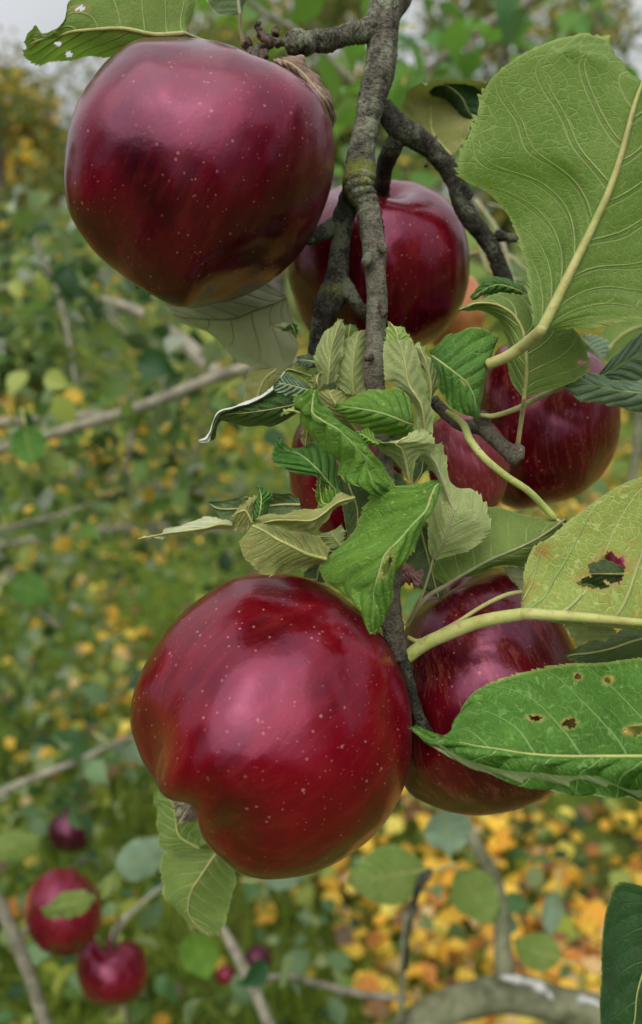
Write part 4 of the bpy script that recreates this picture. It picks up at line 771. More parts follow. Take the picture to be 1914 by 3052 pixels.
ap('big rust-mottled yellow-green leaf with a large eaten hole at the right edge', 214, [
   [(830,790,1,'6'),(836,795,0,'6'),(838,800,0,'6'),(850,830,3,'6'),(838,835,6,'6')],
   [(636,640,2),(650,720,2),(700,800,-2),(780,860,4),(800,850,10)],
   [(655,480,4),(760,650,2),(840,812,-3),(900,880,6),(930,860,14)],
   [(720,330,4),(880,560,2),(1000,822,-3),(1050,900,8),(1080,870,18)],
   [(850,240,4),(1050,500,1),(1200,838,-3),(1230,910,8),(1260,880,20)],
   [(1050,70,3),(1240,400,0),(1400,858,-3),(1430,930,8),(1450,880,20)],
   [(1250,-70,2),(1420,300,0),(1600,872,-2),(1620,950,8),(1640,880,18)],
   [(1480,-180,2),(1640,250,0),(1800,868,0),(1810,930,8),(1820,880,14)],
   [(1800,-180,2),(1880,250,2),(1980,820,2),(1985,850,5),(1990,860,8)],
   [(2080,300,2),(2100,500,3),(2120,700,4),(2120,705,4),(2120,710,4)]],
   LM['rust'], 'e', 'under', vein=1.25, nv=4.2, skew=2.6, mc=2, teeth=(4.5, .5), wave=.6, nr=360, nc=110, rib=1.6, quilt=.5, holes=[(1255, 480, 125, 105, -10), (1150, 585, 110, 42, 8), (1345, 500, 35, 95, 18), (1090, 870, 22, 12, 0)],
   petiole=[(948, 1556, 16, 15, 'd'), (1000, 1517, 12, 16, 'd'), (1050, 1494, 9, 16, 'd'), (1130, 1464, 5, 16, 'd')], stalkm=M['stalk_lime'])
ap('shaded leaf seen through the eaten hole of the rusty leaf', 250, [
   [(1400,500,0),(1400,520,0),(1390,540,0)], [(1280,420,0),(1250,520,-2),(1230,620,0)], [(1180,420,0),(1150,520,-2),(1130,600,0)], [(1060,470,0),(1040,540,0),(1020,590,0)], [(960,560,0),(970,570,0),(980,580,0)]], LM['dark'], 'e', 'under', teeth=(2, .5), rib=.3)
ap('yellow-green leaf stalk and thin leaf reaching left under the rusty leaf', 226, [
   [(628,640,0),(634,650,0),(640,668,0)], [(700,560,2),(720,650,0),(740,700,2)], [(900,560,3),(900,650,0),(900,720,3)], [(1100,600,2),(1100,650,0),(1100,700,2)], [(1200,640,0),(1200,650,0),(1200,660,0)]],
   LM['und'], 'e', 'under', teeth=(2, .3), rib=.4, petiole=[(194, 945, 4, 13, '6'), (250, 965, 2, 12, '6'), (340, 930, 1, 13, '6'), (470, 860, 0, 12, '6'), (620, 765, 0, 12, '6'), (750, 705, 0, 13, '6')], stalkm=M['stalk_olive'])
ap('pale toothed leaf corner between deep red apple and rusty leaf', 246, [
   [(650,470,0),(660,550,0),(660,640,0)], [(590,465,1),(600,550,-1),(625,640,0)], [(505,462,0),(545,540,0),(600,610,0)], [(500,470,0),(520,520,0),(560,575,0)]], LM['paleback'], 'e', 'under', teeth=(2.0, .5), rib=.2)
ap('torn pale leaf hanging below the thick midrib of the rusty leaf', 234, [
   [(920,850,0),(1050,850,0),(1240,860,0)], [(960,910,1),(1100,900,-2),(1290,920,1)], [(1000,985,1),(1120,960,-2),(1320,945,1)], [(1045,1050,0),(1120,1010,0),(1250,1015,0)]], LM['pale'], 'e', 'under', teeth=(2.6, .8), wave=.8, rib=.3)
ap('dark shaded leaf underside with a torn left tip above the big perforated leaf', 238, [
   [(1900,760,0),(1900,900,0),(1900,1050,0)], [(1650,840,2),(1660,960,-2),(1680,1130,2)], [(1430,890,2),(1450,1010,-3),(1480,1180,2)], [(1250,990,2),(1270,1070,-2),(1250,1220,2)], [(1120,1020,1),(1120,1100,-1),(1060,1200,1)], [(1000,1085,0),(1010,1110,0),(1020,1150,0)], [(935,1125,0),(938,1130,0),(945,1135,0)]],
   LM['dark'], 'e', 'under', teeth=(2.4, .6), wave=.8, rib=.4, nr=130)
ap('big glossy green perforated leaf at lower right, lower rim folded up to a pale strip', 202, [
   [(1950,420,8),(1950,380,5),(1950,330,2),(1950,420,0),(1950,560,0),(1950,470,-6)],
   [(1760,-150,12),(1760,80,5),(1760,320,-1),(1760,410,-2),(1760,530,0),(1760,450,-6)],
   [(1512,-138,12),(1512,80,4),(1512,305,-3),(1512,380,-3),(1512,503,4),(1512,470,-6)],
   [(1335,-116,12),(1320,90,4),(1300,305,-4),(1320,370,-4),(1400,485,0),(1352,412,-6)],
   [(1180,-110,12),(1150,100,4),(1120,303,-4),(1150,350,-4),(1250,478,0),(1200,400,-6)],
   [(1045,-92,12),(1010,110,4),(970,290,-4),(1000,330,-4),(1120,465,0),(1050,385,-6)],
   [(900,-45,11),(880,120,4),(860,272,-3),(880,310,-4),(960,436,0),(920,362,-6)],
   [(770,15,10),(770,140,4),(765,258,-2),(775,290,-3),(820,384,0),(790,322,-6)],
   [(697,112,8),(690,180,3),(680,240,-1),(680,265,-2),(700,335,0),(690,292,-6)],
   [(665,222,3),(630,232,1),(605,236,0),(605,248,-1),(620,292,0),(610,262,-3)],
   [(560,215,1),(545,215,0),(535,215,0),(537,222,0),(545,250,0),(540,230,-1)],
   [(466,172,0),(467,174,0),(468,175,0),(469,177,0),(472,180,0),(470,178,0)]],
   LM['gloss'], '9', 'top', nv=7.5, mc=2, teeth=(2.8, .7), wave=.8, nr=460, nc=120, quilt=1.1, rib=.5,
   holes=[(1033, 134, 28, 11, 5), (1186, 157, 30, 22, 0), (1480, 188, 44, 20, -5), (1150, 1166, 20, 17, 0, '6'), (1322, 1182, 26, 18, -10, '6')], stalkm=M['stalk_lime'])
ap('bluish green crinkled leaf upper half at the right edge, rising to the right', 244, [
   [(1120,640,0),(1150,650,0),(1180,665,0)], [(1210,540,0),(1260,590,-1),(1290,680,2)], [(1330,400,0),(1380,520,-2),(1400,690,3)], [(1500,265,0),(1530,430,-2),(1540,680,4)], [(1700,120,1),(1700,330,-1),(1700,620,4)], [(1900,60,2),(1900,250,0),(1900,480,3)], [(2050,160,2),(2050,180,2),(2050,200,2)]],
   LM['blue'], 'b', 'top', teeth=(2.6, .5), quilt=1.0, wave=.8, rib=.5, stalkm=M['stalk_fine'])
ap('greyish blue-green leaf with a rounded left tip lying over the striped right apple', 240, [
   [(1900,800,2),(1900,850,0),(1900,900,2)], [(1700,740,2),(1700,850,-2),(1700,1050,4)], [(1520,700,2),(1500,800,-2),(1520,985,4)], [(1350,690,1),(1320,780,-2),(1330,925,3)], [(1180,665,0),(1130,740,-2),(1160,895,2)], [(1020,625,0),(980,710,-2),(1000,875,2)], [(880,595,0),(860,670,-1),(900,810,1)], [(800,590,0),(800,640,0),(820,740,0)], [(778,640,0),(776,655,0),(785,680,0)]],
   LM['blue'], 'b', 'top', teeth=(2.2, .45), quilt=.5, wave=.8, rib=.4, nr=140, stalkm=M['stalk_fine'], petiole=None)
ap('curving yellow stalked leaf passing behind the bluish leaf at the right edge', 252, [
   [(860,700,0),(900,690,0),(940,700,0)], [(980,640,0),(1000,680,-1),(1020,740,0)], [(1120,640,0),(1150,680,-1),(1180,740,0)], [(1250,660,0),(1255,680,0),(1260,700,0)]],
   LM['olive'], 'b', 'under', teeth=(2, .2), rib=.4, petiole=[(90, 990, -12, 18), (200, 1000, -12, 22), (400, 940, -8, 24), (560, 860, -5, 26), (720, 780, -2, 26)], stalkm=M['stalk_olive'])
ap('pale bluish leaf seen behind, left of the bluish crinkled leaf', 330, [
   [(960,290,0),(962,300,0),(970,320,0)], [(1080,290,2),(1060,380,0),(1020,420,2)], [(1200,330,2),(1130,440,0),(1050,500,2)], [(1225,420,0),(1180,480,0),(1080,545,0)], [(1200,480,0),(1180,500,0),(1150,510,0)]], LM['blue'], 'b', 'top', teeth=(2.5, .4), rib=.3)
ap('large dull olive leaf blurred behind the bluish crinkled leaf', 345, [
   [(1165,510,0),(1172,515,0),(1185,520,0)], [(1160,260,2),(1260,360,0),(1380,400,0)], [(1300,170,2),(1400,250,0),(1500,300,0)], [(1480,120,2),(1560,200,0),(1640,260,0)], [(1750,140,0),(1755,150,0),(1760,160,0)]], LM['und'], 'b', 'under', teeth=(3, .4), rib=.6, stalkm=M['stalk_olive'])
ap('dark green leaf cut by the right edge near the bottom corner', 255, [
   [(2100,2420,0),(2100,2450,0),(2100,2500,0)], [(1960,2640,0),(2030,2680,0),(2090,2760,0)], [(1846,2631,2),(1960,2780,0),(2080,2900,2)], [(1810,2700,3),(1930,2860,-1),(2060,3020,3)], [(1795,2810,3),(1900,2960,-2),(2050,3130,3)], [(1793,2920,3),(1890,3050,-2),(2000,3200,3)], [(1788,3010,2),(1860,3130,0),(1960,3230,2)], [(1800,3150,1),(1840,3210,0),(1900,3260,1)], [(1840,3300,0),(1845,3305,0),(1850,3300,0)]],
   LM['dark'], 's', 'top', teeth=(2.2, .4), wave=.6, nr=150, rib=.4)
ap('green leaf underside with a toothed left edge below the notch of the crimson apple', 282, [
   [(1070,540,0),(1120,520,0),(1170,500,0)], [(910,520,3),(1010,450,-2),(1130,430,2)], [(895,420,3),(990,350,-2),(1120,330,2)], [(880,300,3),(970,260,-2),(1080,210,2)], [(865,265,2),(930,220,-1),(1020,160,1)], [(885,175,0),(920,180,0),(970,120,0)]],
   LM['und'], '8', 'under', vein=0.5, nv=7.5, teeth=(2.2, .8), wave=.6, rib=.4)
ap('large pale green leaf hanging point down below the crimson apple at lower left', 288, [
   [(1215,535,0),(1225,545,0),(1240,560,0)], [(1080,520,4),(1190,590,-2),(1300,600,2)], [(925,560,5),(1130,680,-3),(1330,690,2)], [(915,680,5),(1080,760,-3),(1310,760,2)], [(935,800,4),(1060,860,-2),(1290,840,2)], [(985,880,3),(1080,920,-1),(1260,920,1)], [(1080,960,2),(1130,970,0),(1240,980,0)], [(1170,1015,0),(1195,1025,0),(1222,1022,0)]],
   LM['und'], '8', 'under', vein=0.5, nv=7.5, teeth=(2.6, .9), wave=.8, rib=.45, nr=140, stalkm=M['stalk_olive'])
# dark leaves added deep inside the cluster to blacken its gaps
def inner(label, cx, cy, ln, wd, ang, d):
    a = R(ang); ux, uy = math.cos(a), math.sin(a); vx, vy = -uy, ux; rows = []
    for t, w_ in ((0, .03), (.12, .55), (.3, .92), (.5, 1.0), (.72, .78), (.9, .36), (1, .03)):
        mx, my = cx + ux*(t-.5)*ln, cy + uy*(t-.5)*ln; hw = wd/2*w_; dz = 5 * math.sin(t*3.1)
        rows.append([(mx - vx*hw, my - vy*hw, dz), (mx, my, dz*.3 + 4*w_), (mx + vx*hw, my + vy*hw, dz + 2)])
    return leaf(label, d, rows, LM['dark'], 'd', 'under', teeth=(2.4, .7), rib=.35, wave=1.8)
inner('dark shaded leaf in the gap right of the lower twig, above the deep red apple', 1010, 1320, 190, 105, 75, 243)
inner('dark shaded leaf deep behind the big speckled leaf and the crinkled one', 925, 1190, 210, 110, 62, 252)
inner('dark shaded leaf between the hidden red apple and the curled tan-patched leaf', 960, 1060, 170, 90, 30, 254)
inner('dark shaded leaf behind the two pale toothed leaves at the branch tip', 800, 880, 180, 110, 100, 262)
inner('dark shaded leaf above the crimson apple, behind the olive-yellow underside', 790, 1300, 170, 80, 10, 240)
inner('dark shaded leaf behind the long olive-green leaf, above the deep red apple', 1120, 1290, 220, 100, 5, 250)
# dried remains between the two lower apples
ap('withered pinkish leaf remnant in the dark gap right of the crimson apple stalk', 240, [
   [(130,590,0),(140,600,0),(150,640,0)], [(180,540,1),(190,570,-2),(200,640,1)], [(230,570,0),(235,590,-2),(240,650,0)], [(280,560,0),(275,580,0),(270,590,0)]], M['dry_pink'], '6', 'top', wave=1.2, quilt=.8, teeth=(2, .6), rib=0, name='withered_leaf')
leaf('long curved yellow stalk sweeping down over the small fuzzy apple to a narrow leaf end', 236, [
   [(1020,1380,0),(1030,1384,0),(1040,1380,0)], [(1100,1400,1),(1110,1440,0),(1100,1480,1)], [(1190,1460,1),(1200,1500,0),(1190,1530,1)], [(1260,1560,0),(1262,1562,0),(1264,1564,0)]], LM['olive'], '4', 'under', teeth=(2, .2), rib=.4,
   petiole=[(430, 790, 6, 12), (520, 860, 1, 20), (560, 950, -4, 21), (640, 1050, -6, 21), (760, 1150, -5, 20), (880, 1230, -3, 20), (960, 1310, 0, 20)], stalkm=M['stalk_lime'])

# ================================================================ leaves scattered as meshes (crowns, ground cover)
def scatter(name, C, size, colr, mat, parent=None, flat=0.0, droop=.5, kind=None, seed=1, aspect=.55, curl=.25, ax=None):
    "C (n,3) centres; size (n,); colr (n,3) albedo; flat 1 = lying on the ground"
    g = np.random.default_rng(seed); n = len(C)
    prof = [(0, 0), (.08, .20), (.24, .44), (.44, .5), (.64, .38), (.84, .17), (1, 0)]
    t = [(0, 0)] + [(i, s_) for i in range(1, 6) for s_ in (-1, 0, 1)] + [(6, 0)]; nvt = len(t)
    tv = np.array([(prof[i][0] - .5, s_ * prof[i][1] * aspect, abs(s_) * .12 - 4 * curl * .25 * (prof[i][0] - .5) ** 2) for i, s_ in t])
    tf = [(0, 1, 2), (0, 2, 3)] + [f_ for i in range(4) for f_ in ((1+3*i, 4+3*i, 2+3*i), (2+3*i, 4+3*i, 5+3*i), (2+3*i, 5+3*i, 3+3*i), (3+3*i, 5+3*i, 6+3*i))] + [(13, 16, 14), (14, 16, 15)]
    az = g.uniform(0, 2*math.pi, n)
    if flat: el = g.normal(0, .25, n); ro = g.normal(0, .35, n)
    else: el = g.normal(-droop, .5, n); ro = g.normal(0, .7, n)
    d = np.stack([np.cos(az)*np.cos(el), np.sin(az)*np.cos(el), np.sin(el)], 1); up = np.tile((0, 0, 1.0), (n, 1))
    s = np.cross(up, d); s /= np.linalg.norm(s, axis=1)[:, None] + 1e-9; nn = np.cross(d, s)
    s2 = s*np.cos(ro)[:, None] + nn*np.sin(ro)[:, None]; n2 = -s*np.sin(ro)[:, None] + nn*np.cos(ro)[:, None]
    zs = g.uniform(.3, 2.0, n)
    V = C[:, None, :] + size[:, None, None] * (tv[None, :, 0:1]*d[:, None, :] + tv[None, :, 1:2]*s2[:, None, :] + (tv[None, :, 2] * zs[:, None])[..., None]*n2[:, None, :])
    F = (np.array(tf)[None] + (np.arange(n) * nvt)[:, None, None]).reshape(-1, 3)
    o = mesh(name, V.reshape(-1, 3), F, mat, parent, attrs={'lcol': np.repeat(colr, nvt, 0)})
    if kind: tag(o, kind=kind)
    return o
def pal(g, n, cols, jit=.2):
    "n colours drawn from weighted list [(w, (r,g,b)), ...]"
    w_ = np.array([c[0] for c in cols], float); w_ /= w_.sum(); a = np.array([c[1] for c in cols])
    return np.clip(a[g.choice(len(cols), n, p=w_)] * g.uniform(1 - jit, 1 + jit, (n, 1)), 0, 1)

n = N('foliage'); col = n.attr('lcol', 'Color'); gm = n.n('ShaderNodeNewGeometry'); cu = n.mix(.35, col, (.26, .28, .10))
cc = n.mix(gm.outputs['Backfacing'], col, cu)
sh = n.principled(cc, n.mix(gm.outputs['Backfacing'], (.5,)*3, (.8,)*3), .28)
tr = n.n('ShaderNodeBsdfTranslucent'); vm = n.n('ShaderNodeVectorMath', operation='SCALE'); n.lk(col, vm.inputs[0]); vm.inputs['Scale'].default_value = 1.7; n.lk(vm.outputs[0], tr.inputs[0])
q = n.n('ShaderNodeMixShader'); q.inputs[0].default_value = .35; n.lk(sh, q.inputs[1]); n.lk(tr.outputs[0], q.inputs[2]); M['foliage'] = n.done(q.outputs[0])
M['far_bark'] = simple_mat('bark_far', (.07, .055, .045), (.19, .16, .13), 9, .9, .8, .02)
M['bg_bark'] = simple_mat('bark_background', (.13, .12, .085), (.30, .275, .20), 55, .85, .8, .002)
M['bg_bark_moss'] = simple_mat('bark_background_mossy', (.06, .065, .03), (.19, .19, .11), 40, .85, .8, .003)
M['lichen'] = simple_mat('white_lichen', (.24, .25, .22), (.52, .52, .49), 150, .9, .8, .002)
M['grass'] = simple_mat('grass_blade', (.055, .11, .010), (.18, .23, .025), 6, .6, 0, .001, .3, trans=.3)
gn = N('ground_soil'); o_ = gn.obj(); f1 = gn.noise(o_, 1.2, 5, .6); f2 = gn.noise(o_, 14, 6, .7)
gc = gn.mix(gn.rng(f2, .35, .65), (.05, .10, .012), (.15, .21, .03)); gc = gn.mix(gn.rng(f1, .5, .65, 0, .6), gc, (.10, .075, .03))
M['ground'] = gn.done(gn.principled(gc, .95, .2, gn.bump(f2, 1, .03)))

# ---------------------------------------------------------------- ground, grass, fallen leaves
gx = np.linspace(-90, 90, 60); gy = np.linspace(-60, 150, 70); X, Y = np.meshgrid(gx, gy)
Z = .03 * np.sin(X * .9) * np.cos(Y * .7)
V = np.stack([X, Y, Z], -1).reshape(-1, 3); idx = np.arange(V.shape[0]).reshape(70, 60)
o = mesh('ground', V, np.stack([idx[:-1, :-1], idx[:-1, 1:], idx[1:, 1:], idx[1:, :-1]], -1).reshape(-1, 4), M['ground']); tag(o, 'mossy orchard ground under the grass', 'ground', kind='structure')
def gz(x, y): return .03 * np.sin(x * .9) * np.cos(y * .7)
g = np.random.default_rng(5)
def wedge(n, y0, y1, p=1.0, spread=.95):
    y = y0 + (y1 - y0) * g.random(n) ** p; x = (g.random(n) * 2 - 1) * (y * spread + .7); return x, y
x, y = wedge(88000, .55, 11, 1.5); n_ = len(x); h = g.uniform(.03, .10, n_) * (1 + .5*np.sin(x*3+y*2)); a = g.uniform(0, 6.283, n_); wd = g.uniform(.002, .0045, n_) * (1 + y * .25)
ln_ = g.normal(0, .5, (n_, 2)) * h[:, None]
b = np.stack([x, y, gz(x, y)], 1); dx = np.stack([np.cos(a), np.sin(a), 0*a], 1) * wd[:, None]
m_ = b + np.stack([ln_[:, 0]*.35, ln_[:, 1]*.35, h*.6], 1); tp = b + np.stack([ln_[:, 0], ln_[:, 1], h], 1)
V = np.stack([b - dx, b + dx, m_ + dx*.7, m_ - dx*.7, tp], 1).reshape(-1, 3); k = (np.arange(n_) * 5)[:, None]
F = np.concatenate([k + np.array([[0, 1, 2]]), k + np.array([[0, 2, 3]]), k + np.array([[3, 2, 4]])])
tag(mesh('grass', V, F, M['grass']), 'green orchard grass strewn with fallen leaves', 'grass', kind='stuff')
x, y = wedge(80000, .6, 13, 1.35)
nz = np.array([noise.noise(Vector((a_*1.1, b_*1.1, 3.3))) + .5*noise.noise(Vector((a_*3.3, b_*3.3, 7.7))) for a_, b_ in zip(x, y)])
dens = np.clip(.16 + 1.5 * nz + .55 * np.clip(x * 1.5, -.3, 1) * (y < 4.5) + .05 * (y > 4), .03, 1)
k = g.random(len(x)) < dens * .82; x, y = x[k], y[k]; n_ = len(x)
C = np.stack([x, y, gz(x, y) + g.uniform(.015, .10, n_)], 1)
cl = pal(g, n_, [(2.2, (.58, .31, .03)), (3.6, (.66, .43, .05)), (1.2, (.42, .17, .03)), (1.8, (.54, .38, .17)), (1.8, (.20, .10, .045)), (1.2, (.66, .54, .10)), (.8, (.22, .26, .05))], .22)
scatter('fallen_leaves', C, g.uniform(.030, .062, n_), cl, M['foliage'], flat=1, kind='stuff', seed=3, aspect=.85, curl=.5)
tag(bpy.data.objects['fallen_leaves'], 'yellow, orange and tan leaves fallen on the orchard grass', 'fallen leaves')

x, y = wedge(13500, .6, 7, 1.3); n_ = len(x); nz = np.array([noise.noise(Vector((a_*1.6, b_*1.6, 9.3))) for a_, b_ in zip(x, y)]); k = g.random(n_) < np.clip(.40 + 1.6 * nz - .5 * (x > .1), .04, 1); x, y = x[k], y[k]; n_ = len(x)
scatter('low_weeds', np.stack([x, y, gz(x, y) + g.uniform(.03, .12, n_)], 1), g.uniform(.02, .05, n_), pal(g, n_, [(3, (.055, .11, .015)), (2.5, (.12, .18, .025)), (3, (.018, .045, .012)), (1.2, (.17, .21, .05)), (1.5, (.10, .07, .035))]), M['foliage'], flat=1, kind='stuff', seed=8, aspect=.9)
tag(bpy.data.objects['low_weeds'], 'small-leaved weeds and dark tufts growing through the grass', 'weeds')
# ---------------------------------------------------------------- trees
GREENS = [(4, (.045, .10, .022)), (3, (.065, .135, .03)), (2, (.10, .16, .05)), (1, (.14, .20, .045))]
YELLOWS = [(2.5, (.66, .44, .03)), (2, (.50, .32, .04)), (3, (.24, .24, .04)), (2.5, (.12, .15, .03)), (1.5, (.14, .10, .06))]
OLIVES = [(3, (.13, .16, .04)), (2, (.20, .20, .05)), (2, (.08, .13, .03)), (1, (.42, .30, .04))]
def wtube(name, pts, mat, parent, ns=10, step=.08, rough=.01, rf=8):
    "tube through world points (x, y, z, r)"
    q = np.array(pts, float); ln = np.linalg.norm(np.diff(q[:, :3], axis=0), axis=1).sum(); s_ = spline(q, max(5, int(ln / step)))
    V, F, AX, MO = tube_geo(s_[:, :3], s_[:, 3], ns, rough, rf); return mesh(name, V, F, mat, parent)
def tree(label, x, y, h, r, cols, nl=5000, ls=.14, base=.8, seed=0, name='tree', trunk=.12, group=None, trmat='far_bark'):
    g = np.random.default_rng(seed); root = empty(name, (x, y, gz(x, y) - .02)); tag(root, label, 'tree', group)
    wtube('trunk', [(x, y, -.05, trunk*1.3), (x + .05*h*g.normal()*.3, y, h*.25, trunk), (x + .06*h*g.normal()*.5, y + .1, h*.55, trunk*.6), (x + .05*h*g.normal(), y, h*.88, trunk*.2)], M[trmat], root)
    blobs = []
    for i in range(13):
        a = g.uniform(0, 6.28); rr = r * g.uniform(.25, .85); zz = base + (h - base) * g.uniform(.12, .92); tpz = 1 - .55 * max(0, (zz - base) / (h - base) - .4)
        blobs.append((x + rr*tpz*math.cos(a), y + rr*tpz*math.sin(a), zz, r * g.uniform(.28, .5)))
        if i < 7: wtube('limb', [(x, y, zz*.55, trunk*.5), ((x + blobs[-1][0])/2, (y + blobs[-1][1])/2, zz*.85, trunk*.3), (*blobs[-1][:3], trunk*.12)], M[trmat], root, 7)
    bl = np.array(blobs); pick = g.integers(0, len(bl), nl); dv = g.normal(0, 1, (nl, 3)); dv /= np.linalg.norm(dv, axis=1)[:, None]
    C = bl[pick, :3] + dv * (bl[pick, 3] * g.random(nl) ** .45)[:, None] * np.array((1, 1, .75)); C[:, 2] = np.maximum(C[:, 2], .15)
    scatter('crown', C, g.uniform(.7, 1.3, nl) * ls, pal(g, nl, cols), M['foliage'], root, seed=seed, aspect=.75)
    return root
tree('round yellow autumn tree beyond the orchard at the far left', -5.2, 12.0, 3.0, 1.9, YELLOWS, 6000, .16, .5, 21)
tree('tall loose olive-green tree at the upper left, its top fraying against the white sky', -3.8, 10.0, 4.1, 1.7, OLIVES, 4200, .085, .7, 22)
tree('bushy green tree with yellowing tips behind the large branch fork', -.6, 10.5, 4.6, 2.0, OLIVES, 7000, .11, .5, 23)
tree('olive-yellow tree behind the top right of the orchard', 2.6, 12.0, 4.6, 2.3, OLIVES, 6500, .12, .5, 24)
tree('green orchard tree at the far right under the bright sky gap', 5.3, 11.0, 3.3, 1.9, GREENS, 5500, .13, .4, 25)
tree('low dark green bushy tree in front of the yellow tree at the left', -3.4, 7.0, 1.25, 1.2, GREENS, 6000, .09, .1, 26)
tree('distant tall green tree on the left skyline', -11, 24, 3.9, 3.2, GREENS, 6000, .28, .8, 27)
tree('distant olive tree on the centre skyline', 1, 26, 4.4, 3.8, OLIVES, 6000, .28, .8, 28)
tree('distant tall green tree on the right skyline', 11, 25, 3.9, 3.5, GREENS, 6000, .28, .8, 29)
# the orchard goes on behind the viewer; these darken the lower reflections in the apples
for i, (tx, ty, th_, tr_) in enumerate([(-4.5, -6.0, 3.8, 2.4), (.2, -7.2, 4.2, 2.5), (4.2, -3.0, 5.2, 2.4), (-5.5, -1.6, 3.9, 2.1), (5.8, .6, 4.4, 2.2), (-8.0, 5.0, 3.2, 2.1), (8.5, 6.0, 3.4, 2.2)]):
    tree(['broad leafy tree behind the viewer to the left', 'tallest leafy tree straight behind the viewer', 'broad leafy tree behind the viewer to the right', 'leafy tree level with the viewer far out left', 'leafy tree level with the viewer far out right', 'leafy tree ahead of the viewer beyond the left edge', 'leafy tree ahead of the viewer beyond the right edge'][i], tx, ty, th_, tr_, GREENS, 3500, .20, .3, 40 + i, group='orchard trees outside the picture')

# ---------------------------------------------------------------- out-of-focus branches of the same and neighbouring apple trees
def bgbranch(label, limbs, mat, region=None, nl=0, dr=(1.0, 1.8), ls=.055, cols=GREENS, seed=0, lich=(), group=None, extra=None):
    d0 = limbs[0][0][2] / 1000.; root = empty('apple_branch', P(*S('d', *limbs[0][0][:2]), d0)); tag(root, label, 'branch', group)
    for i, L_ in enumerate(limbs):
        tube('limb' if i == 0 else 'twig', [(a[0], a[1], a[2], a[3] * FR['d'][2]) for a in L_], mat, root, 'd', 12, .008, rough=.0015 if L_[0][3] > 20 else .0006, rfreq=60, seed=seed + i)
    for L_ in lich:
        tube('lichen', [(a[0], a[1], a[2], a[3] * FR['d'][2]) for a in L_], M['lichen'], root, 'd', 10, .004, rough=.004, rfreq=90, seed=seed)
    if nl:
        g = np.random.default_rng(seed + 100); pts = []
        for L_ in limbs:                                  # leaves in spurs along the limbs, loose between
            q = np.array([(*P(*S('d', a[0], a[1]), a[2]/1000.), 0) for a in L_]); pts.append(spline(q, 30)[:, :3])
        Lp = np.concatenate(pts)
        n1 = int(nl * .16); C1 = Lp[g.integers(0, len(Lp), n1)] + g.normal(0, ls * .9, (n1, 3))
        C2 = []
        ncl = max(6, nl // 9)
        for i in range(ncl):
            x0, y0, x1, y1 = region[g.integers(0, len(region))]; c = P(*S('d', g.uniform(x0, x1), g.uniform(y0, y1)), g.uniform(*dr)); C2.append(c + g.normal(0, ls * 1.2, ((nl - n1) // ncl, 3)))
        C = np.concatenate([C1] + C2); n_ = len(C)
        scatter('foliage', C, g.uniform(.65, 1.25, n_) * ls, pal(g, n_, cols), M['foliage'], root, seed=seed, aspect=.70, droop=.4, curl=.5)
    return root
GREY = [(4, (.06, .13, .04)), (3, (.12, .19, .085)), (2, (.02, .065, .02)), (1.5, (.20, .25, .10)), (.7, (.22, .25, .03))]
GREY2 = [(4, (.09, .16, .03)), (2.5, (.15, .21, .09)), (2.5, (.02, .06, .015)), (2.5, (.24, .28, .06)), (.45, (.56, .36, .04)), (.9, (.26, .30, .22))]
bgbranch('long grey-brown branch crossing the left of the picture among greyish green foliage',
   [[(700, 850, 650, 12), (560, 872, 680, 13), (440, 915, 700, 14), (330, 960, 720, 15), (200, 1000, 750, 13), (60, 1040, 780, 12), (-120, 1090, 800, 12)],
    [(230, 700, 900, 10), (330, 735, 880, 13), (400, 780, 860, 16), (450, 820, 840, 18), (490, 862, 820, 18), (520, 880, 805, 12)],
    [(350, 945, 860, 9), (320, 980, 865, 8), (305, 1060, 870, 6), (290, 1140, 880, 6)],
    [(250, 975, 880, 10), (120, 985, 900, 11), (-60, 1000, 930, 11)], [(-60, 700, 1000, 5), (80, 660, 980, 6), (230, 640, 960, 5), (420, 690, 940, 4)], [(-60, 1260, 900, 5), (150, 1210, 900, 6), (330, 1150, 890, 5), (480, 1160, 880, 5)], [(60, 520, 960, 5), (140, 700, 940, 6), (180, 900, 920, 5)], [(420, 1190, 900, 5), (470, 1040, 890, 5), (500, 930, 880, 5)],
    [(170, 640, 1150, 5), (270, 760, 1120, 5), (360, 850, 1080, 6), (390, 930, 1050, 6)]],
   M['bg_bark'], [(-60, 520, 330, 760), (0, 700, 480, 1000), (200, 700, 640, 1000), (0, 1050, 640, 1320), (60, 560, 400, 800)], 2500, (1.25, 2.8), .032, GREY2, 3)
bgbranch('leafy low bough in the left middle distance, above the grass',
   [[(-100, 1300, 1700, 8), (100, 1270, 1650, 9), (320, 1240, 1600, 8), (560, 1250, 1550, 6)], [(-80, 1180, 1500, 6), (60, 1400, 1500, 6), (140, 1480, 1480, 5)]],
   M['bg_bark'], [(-60, 1150, 420, 1420), (0, 1320, 330, 1640), (350, 1080, 660, 1320), (-40, 1560, 260, 1900)], 800, (1.3, 2.6), .034, GREY2, 4)
bgbranch('thin pale twig slanting across the lower left above the three small apples',
   [[(-60, 1895, 800, 10), (60, 1840, 820, 9), (200, 1785, 850, 8), (300, 1740, 900, 7), (420, 1720, 950, 5)], [(240, 1760, 870, 4), (180, 1850, 880, 4), (175, 1905, 900, 5)]],
   M['bg_bark'], [(120, 1650, 420, 1860), (-40, 1900, 300, 2250)], 150, (.95, 1.8), .034, GREY, 5)
bgbranch('pale branch in the bottom left corner running down beside the small apples',
   [[(-60, 2040, 600, 14), (0, 2130, 610, 15), (40, 2220, 620, 15), (75, 2310, 630, 15), (110, 2420, 640, 15), (160, 2560, 650, 15)], [(38, 2215, 620, 8), (70, 2180, 640, 6), (90, 2140, 680, 5)], [(300, 2420, 900, 4), (270, 2200, 850, 10), (330, 2130, 860, 5), (420, 2060, 880, 4)]],
   M['bg_bark'], [(-20, 2000, 260, 2380)], 14, (.8, 1.1), .036, GREY, 6)
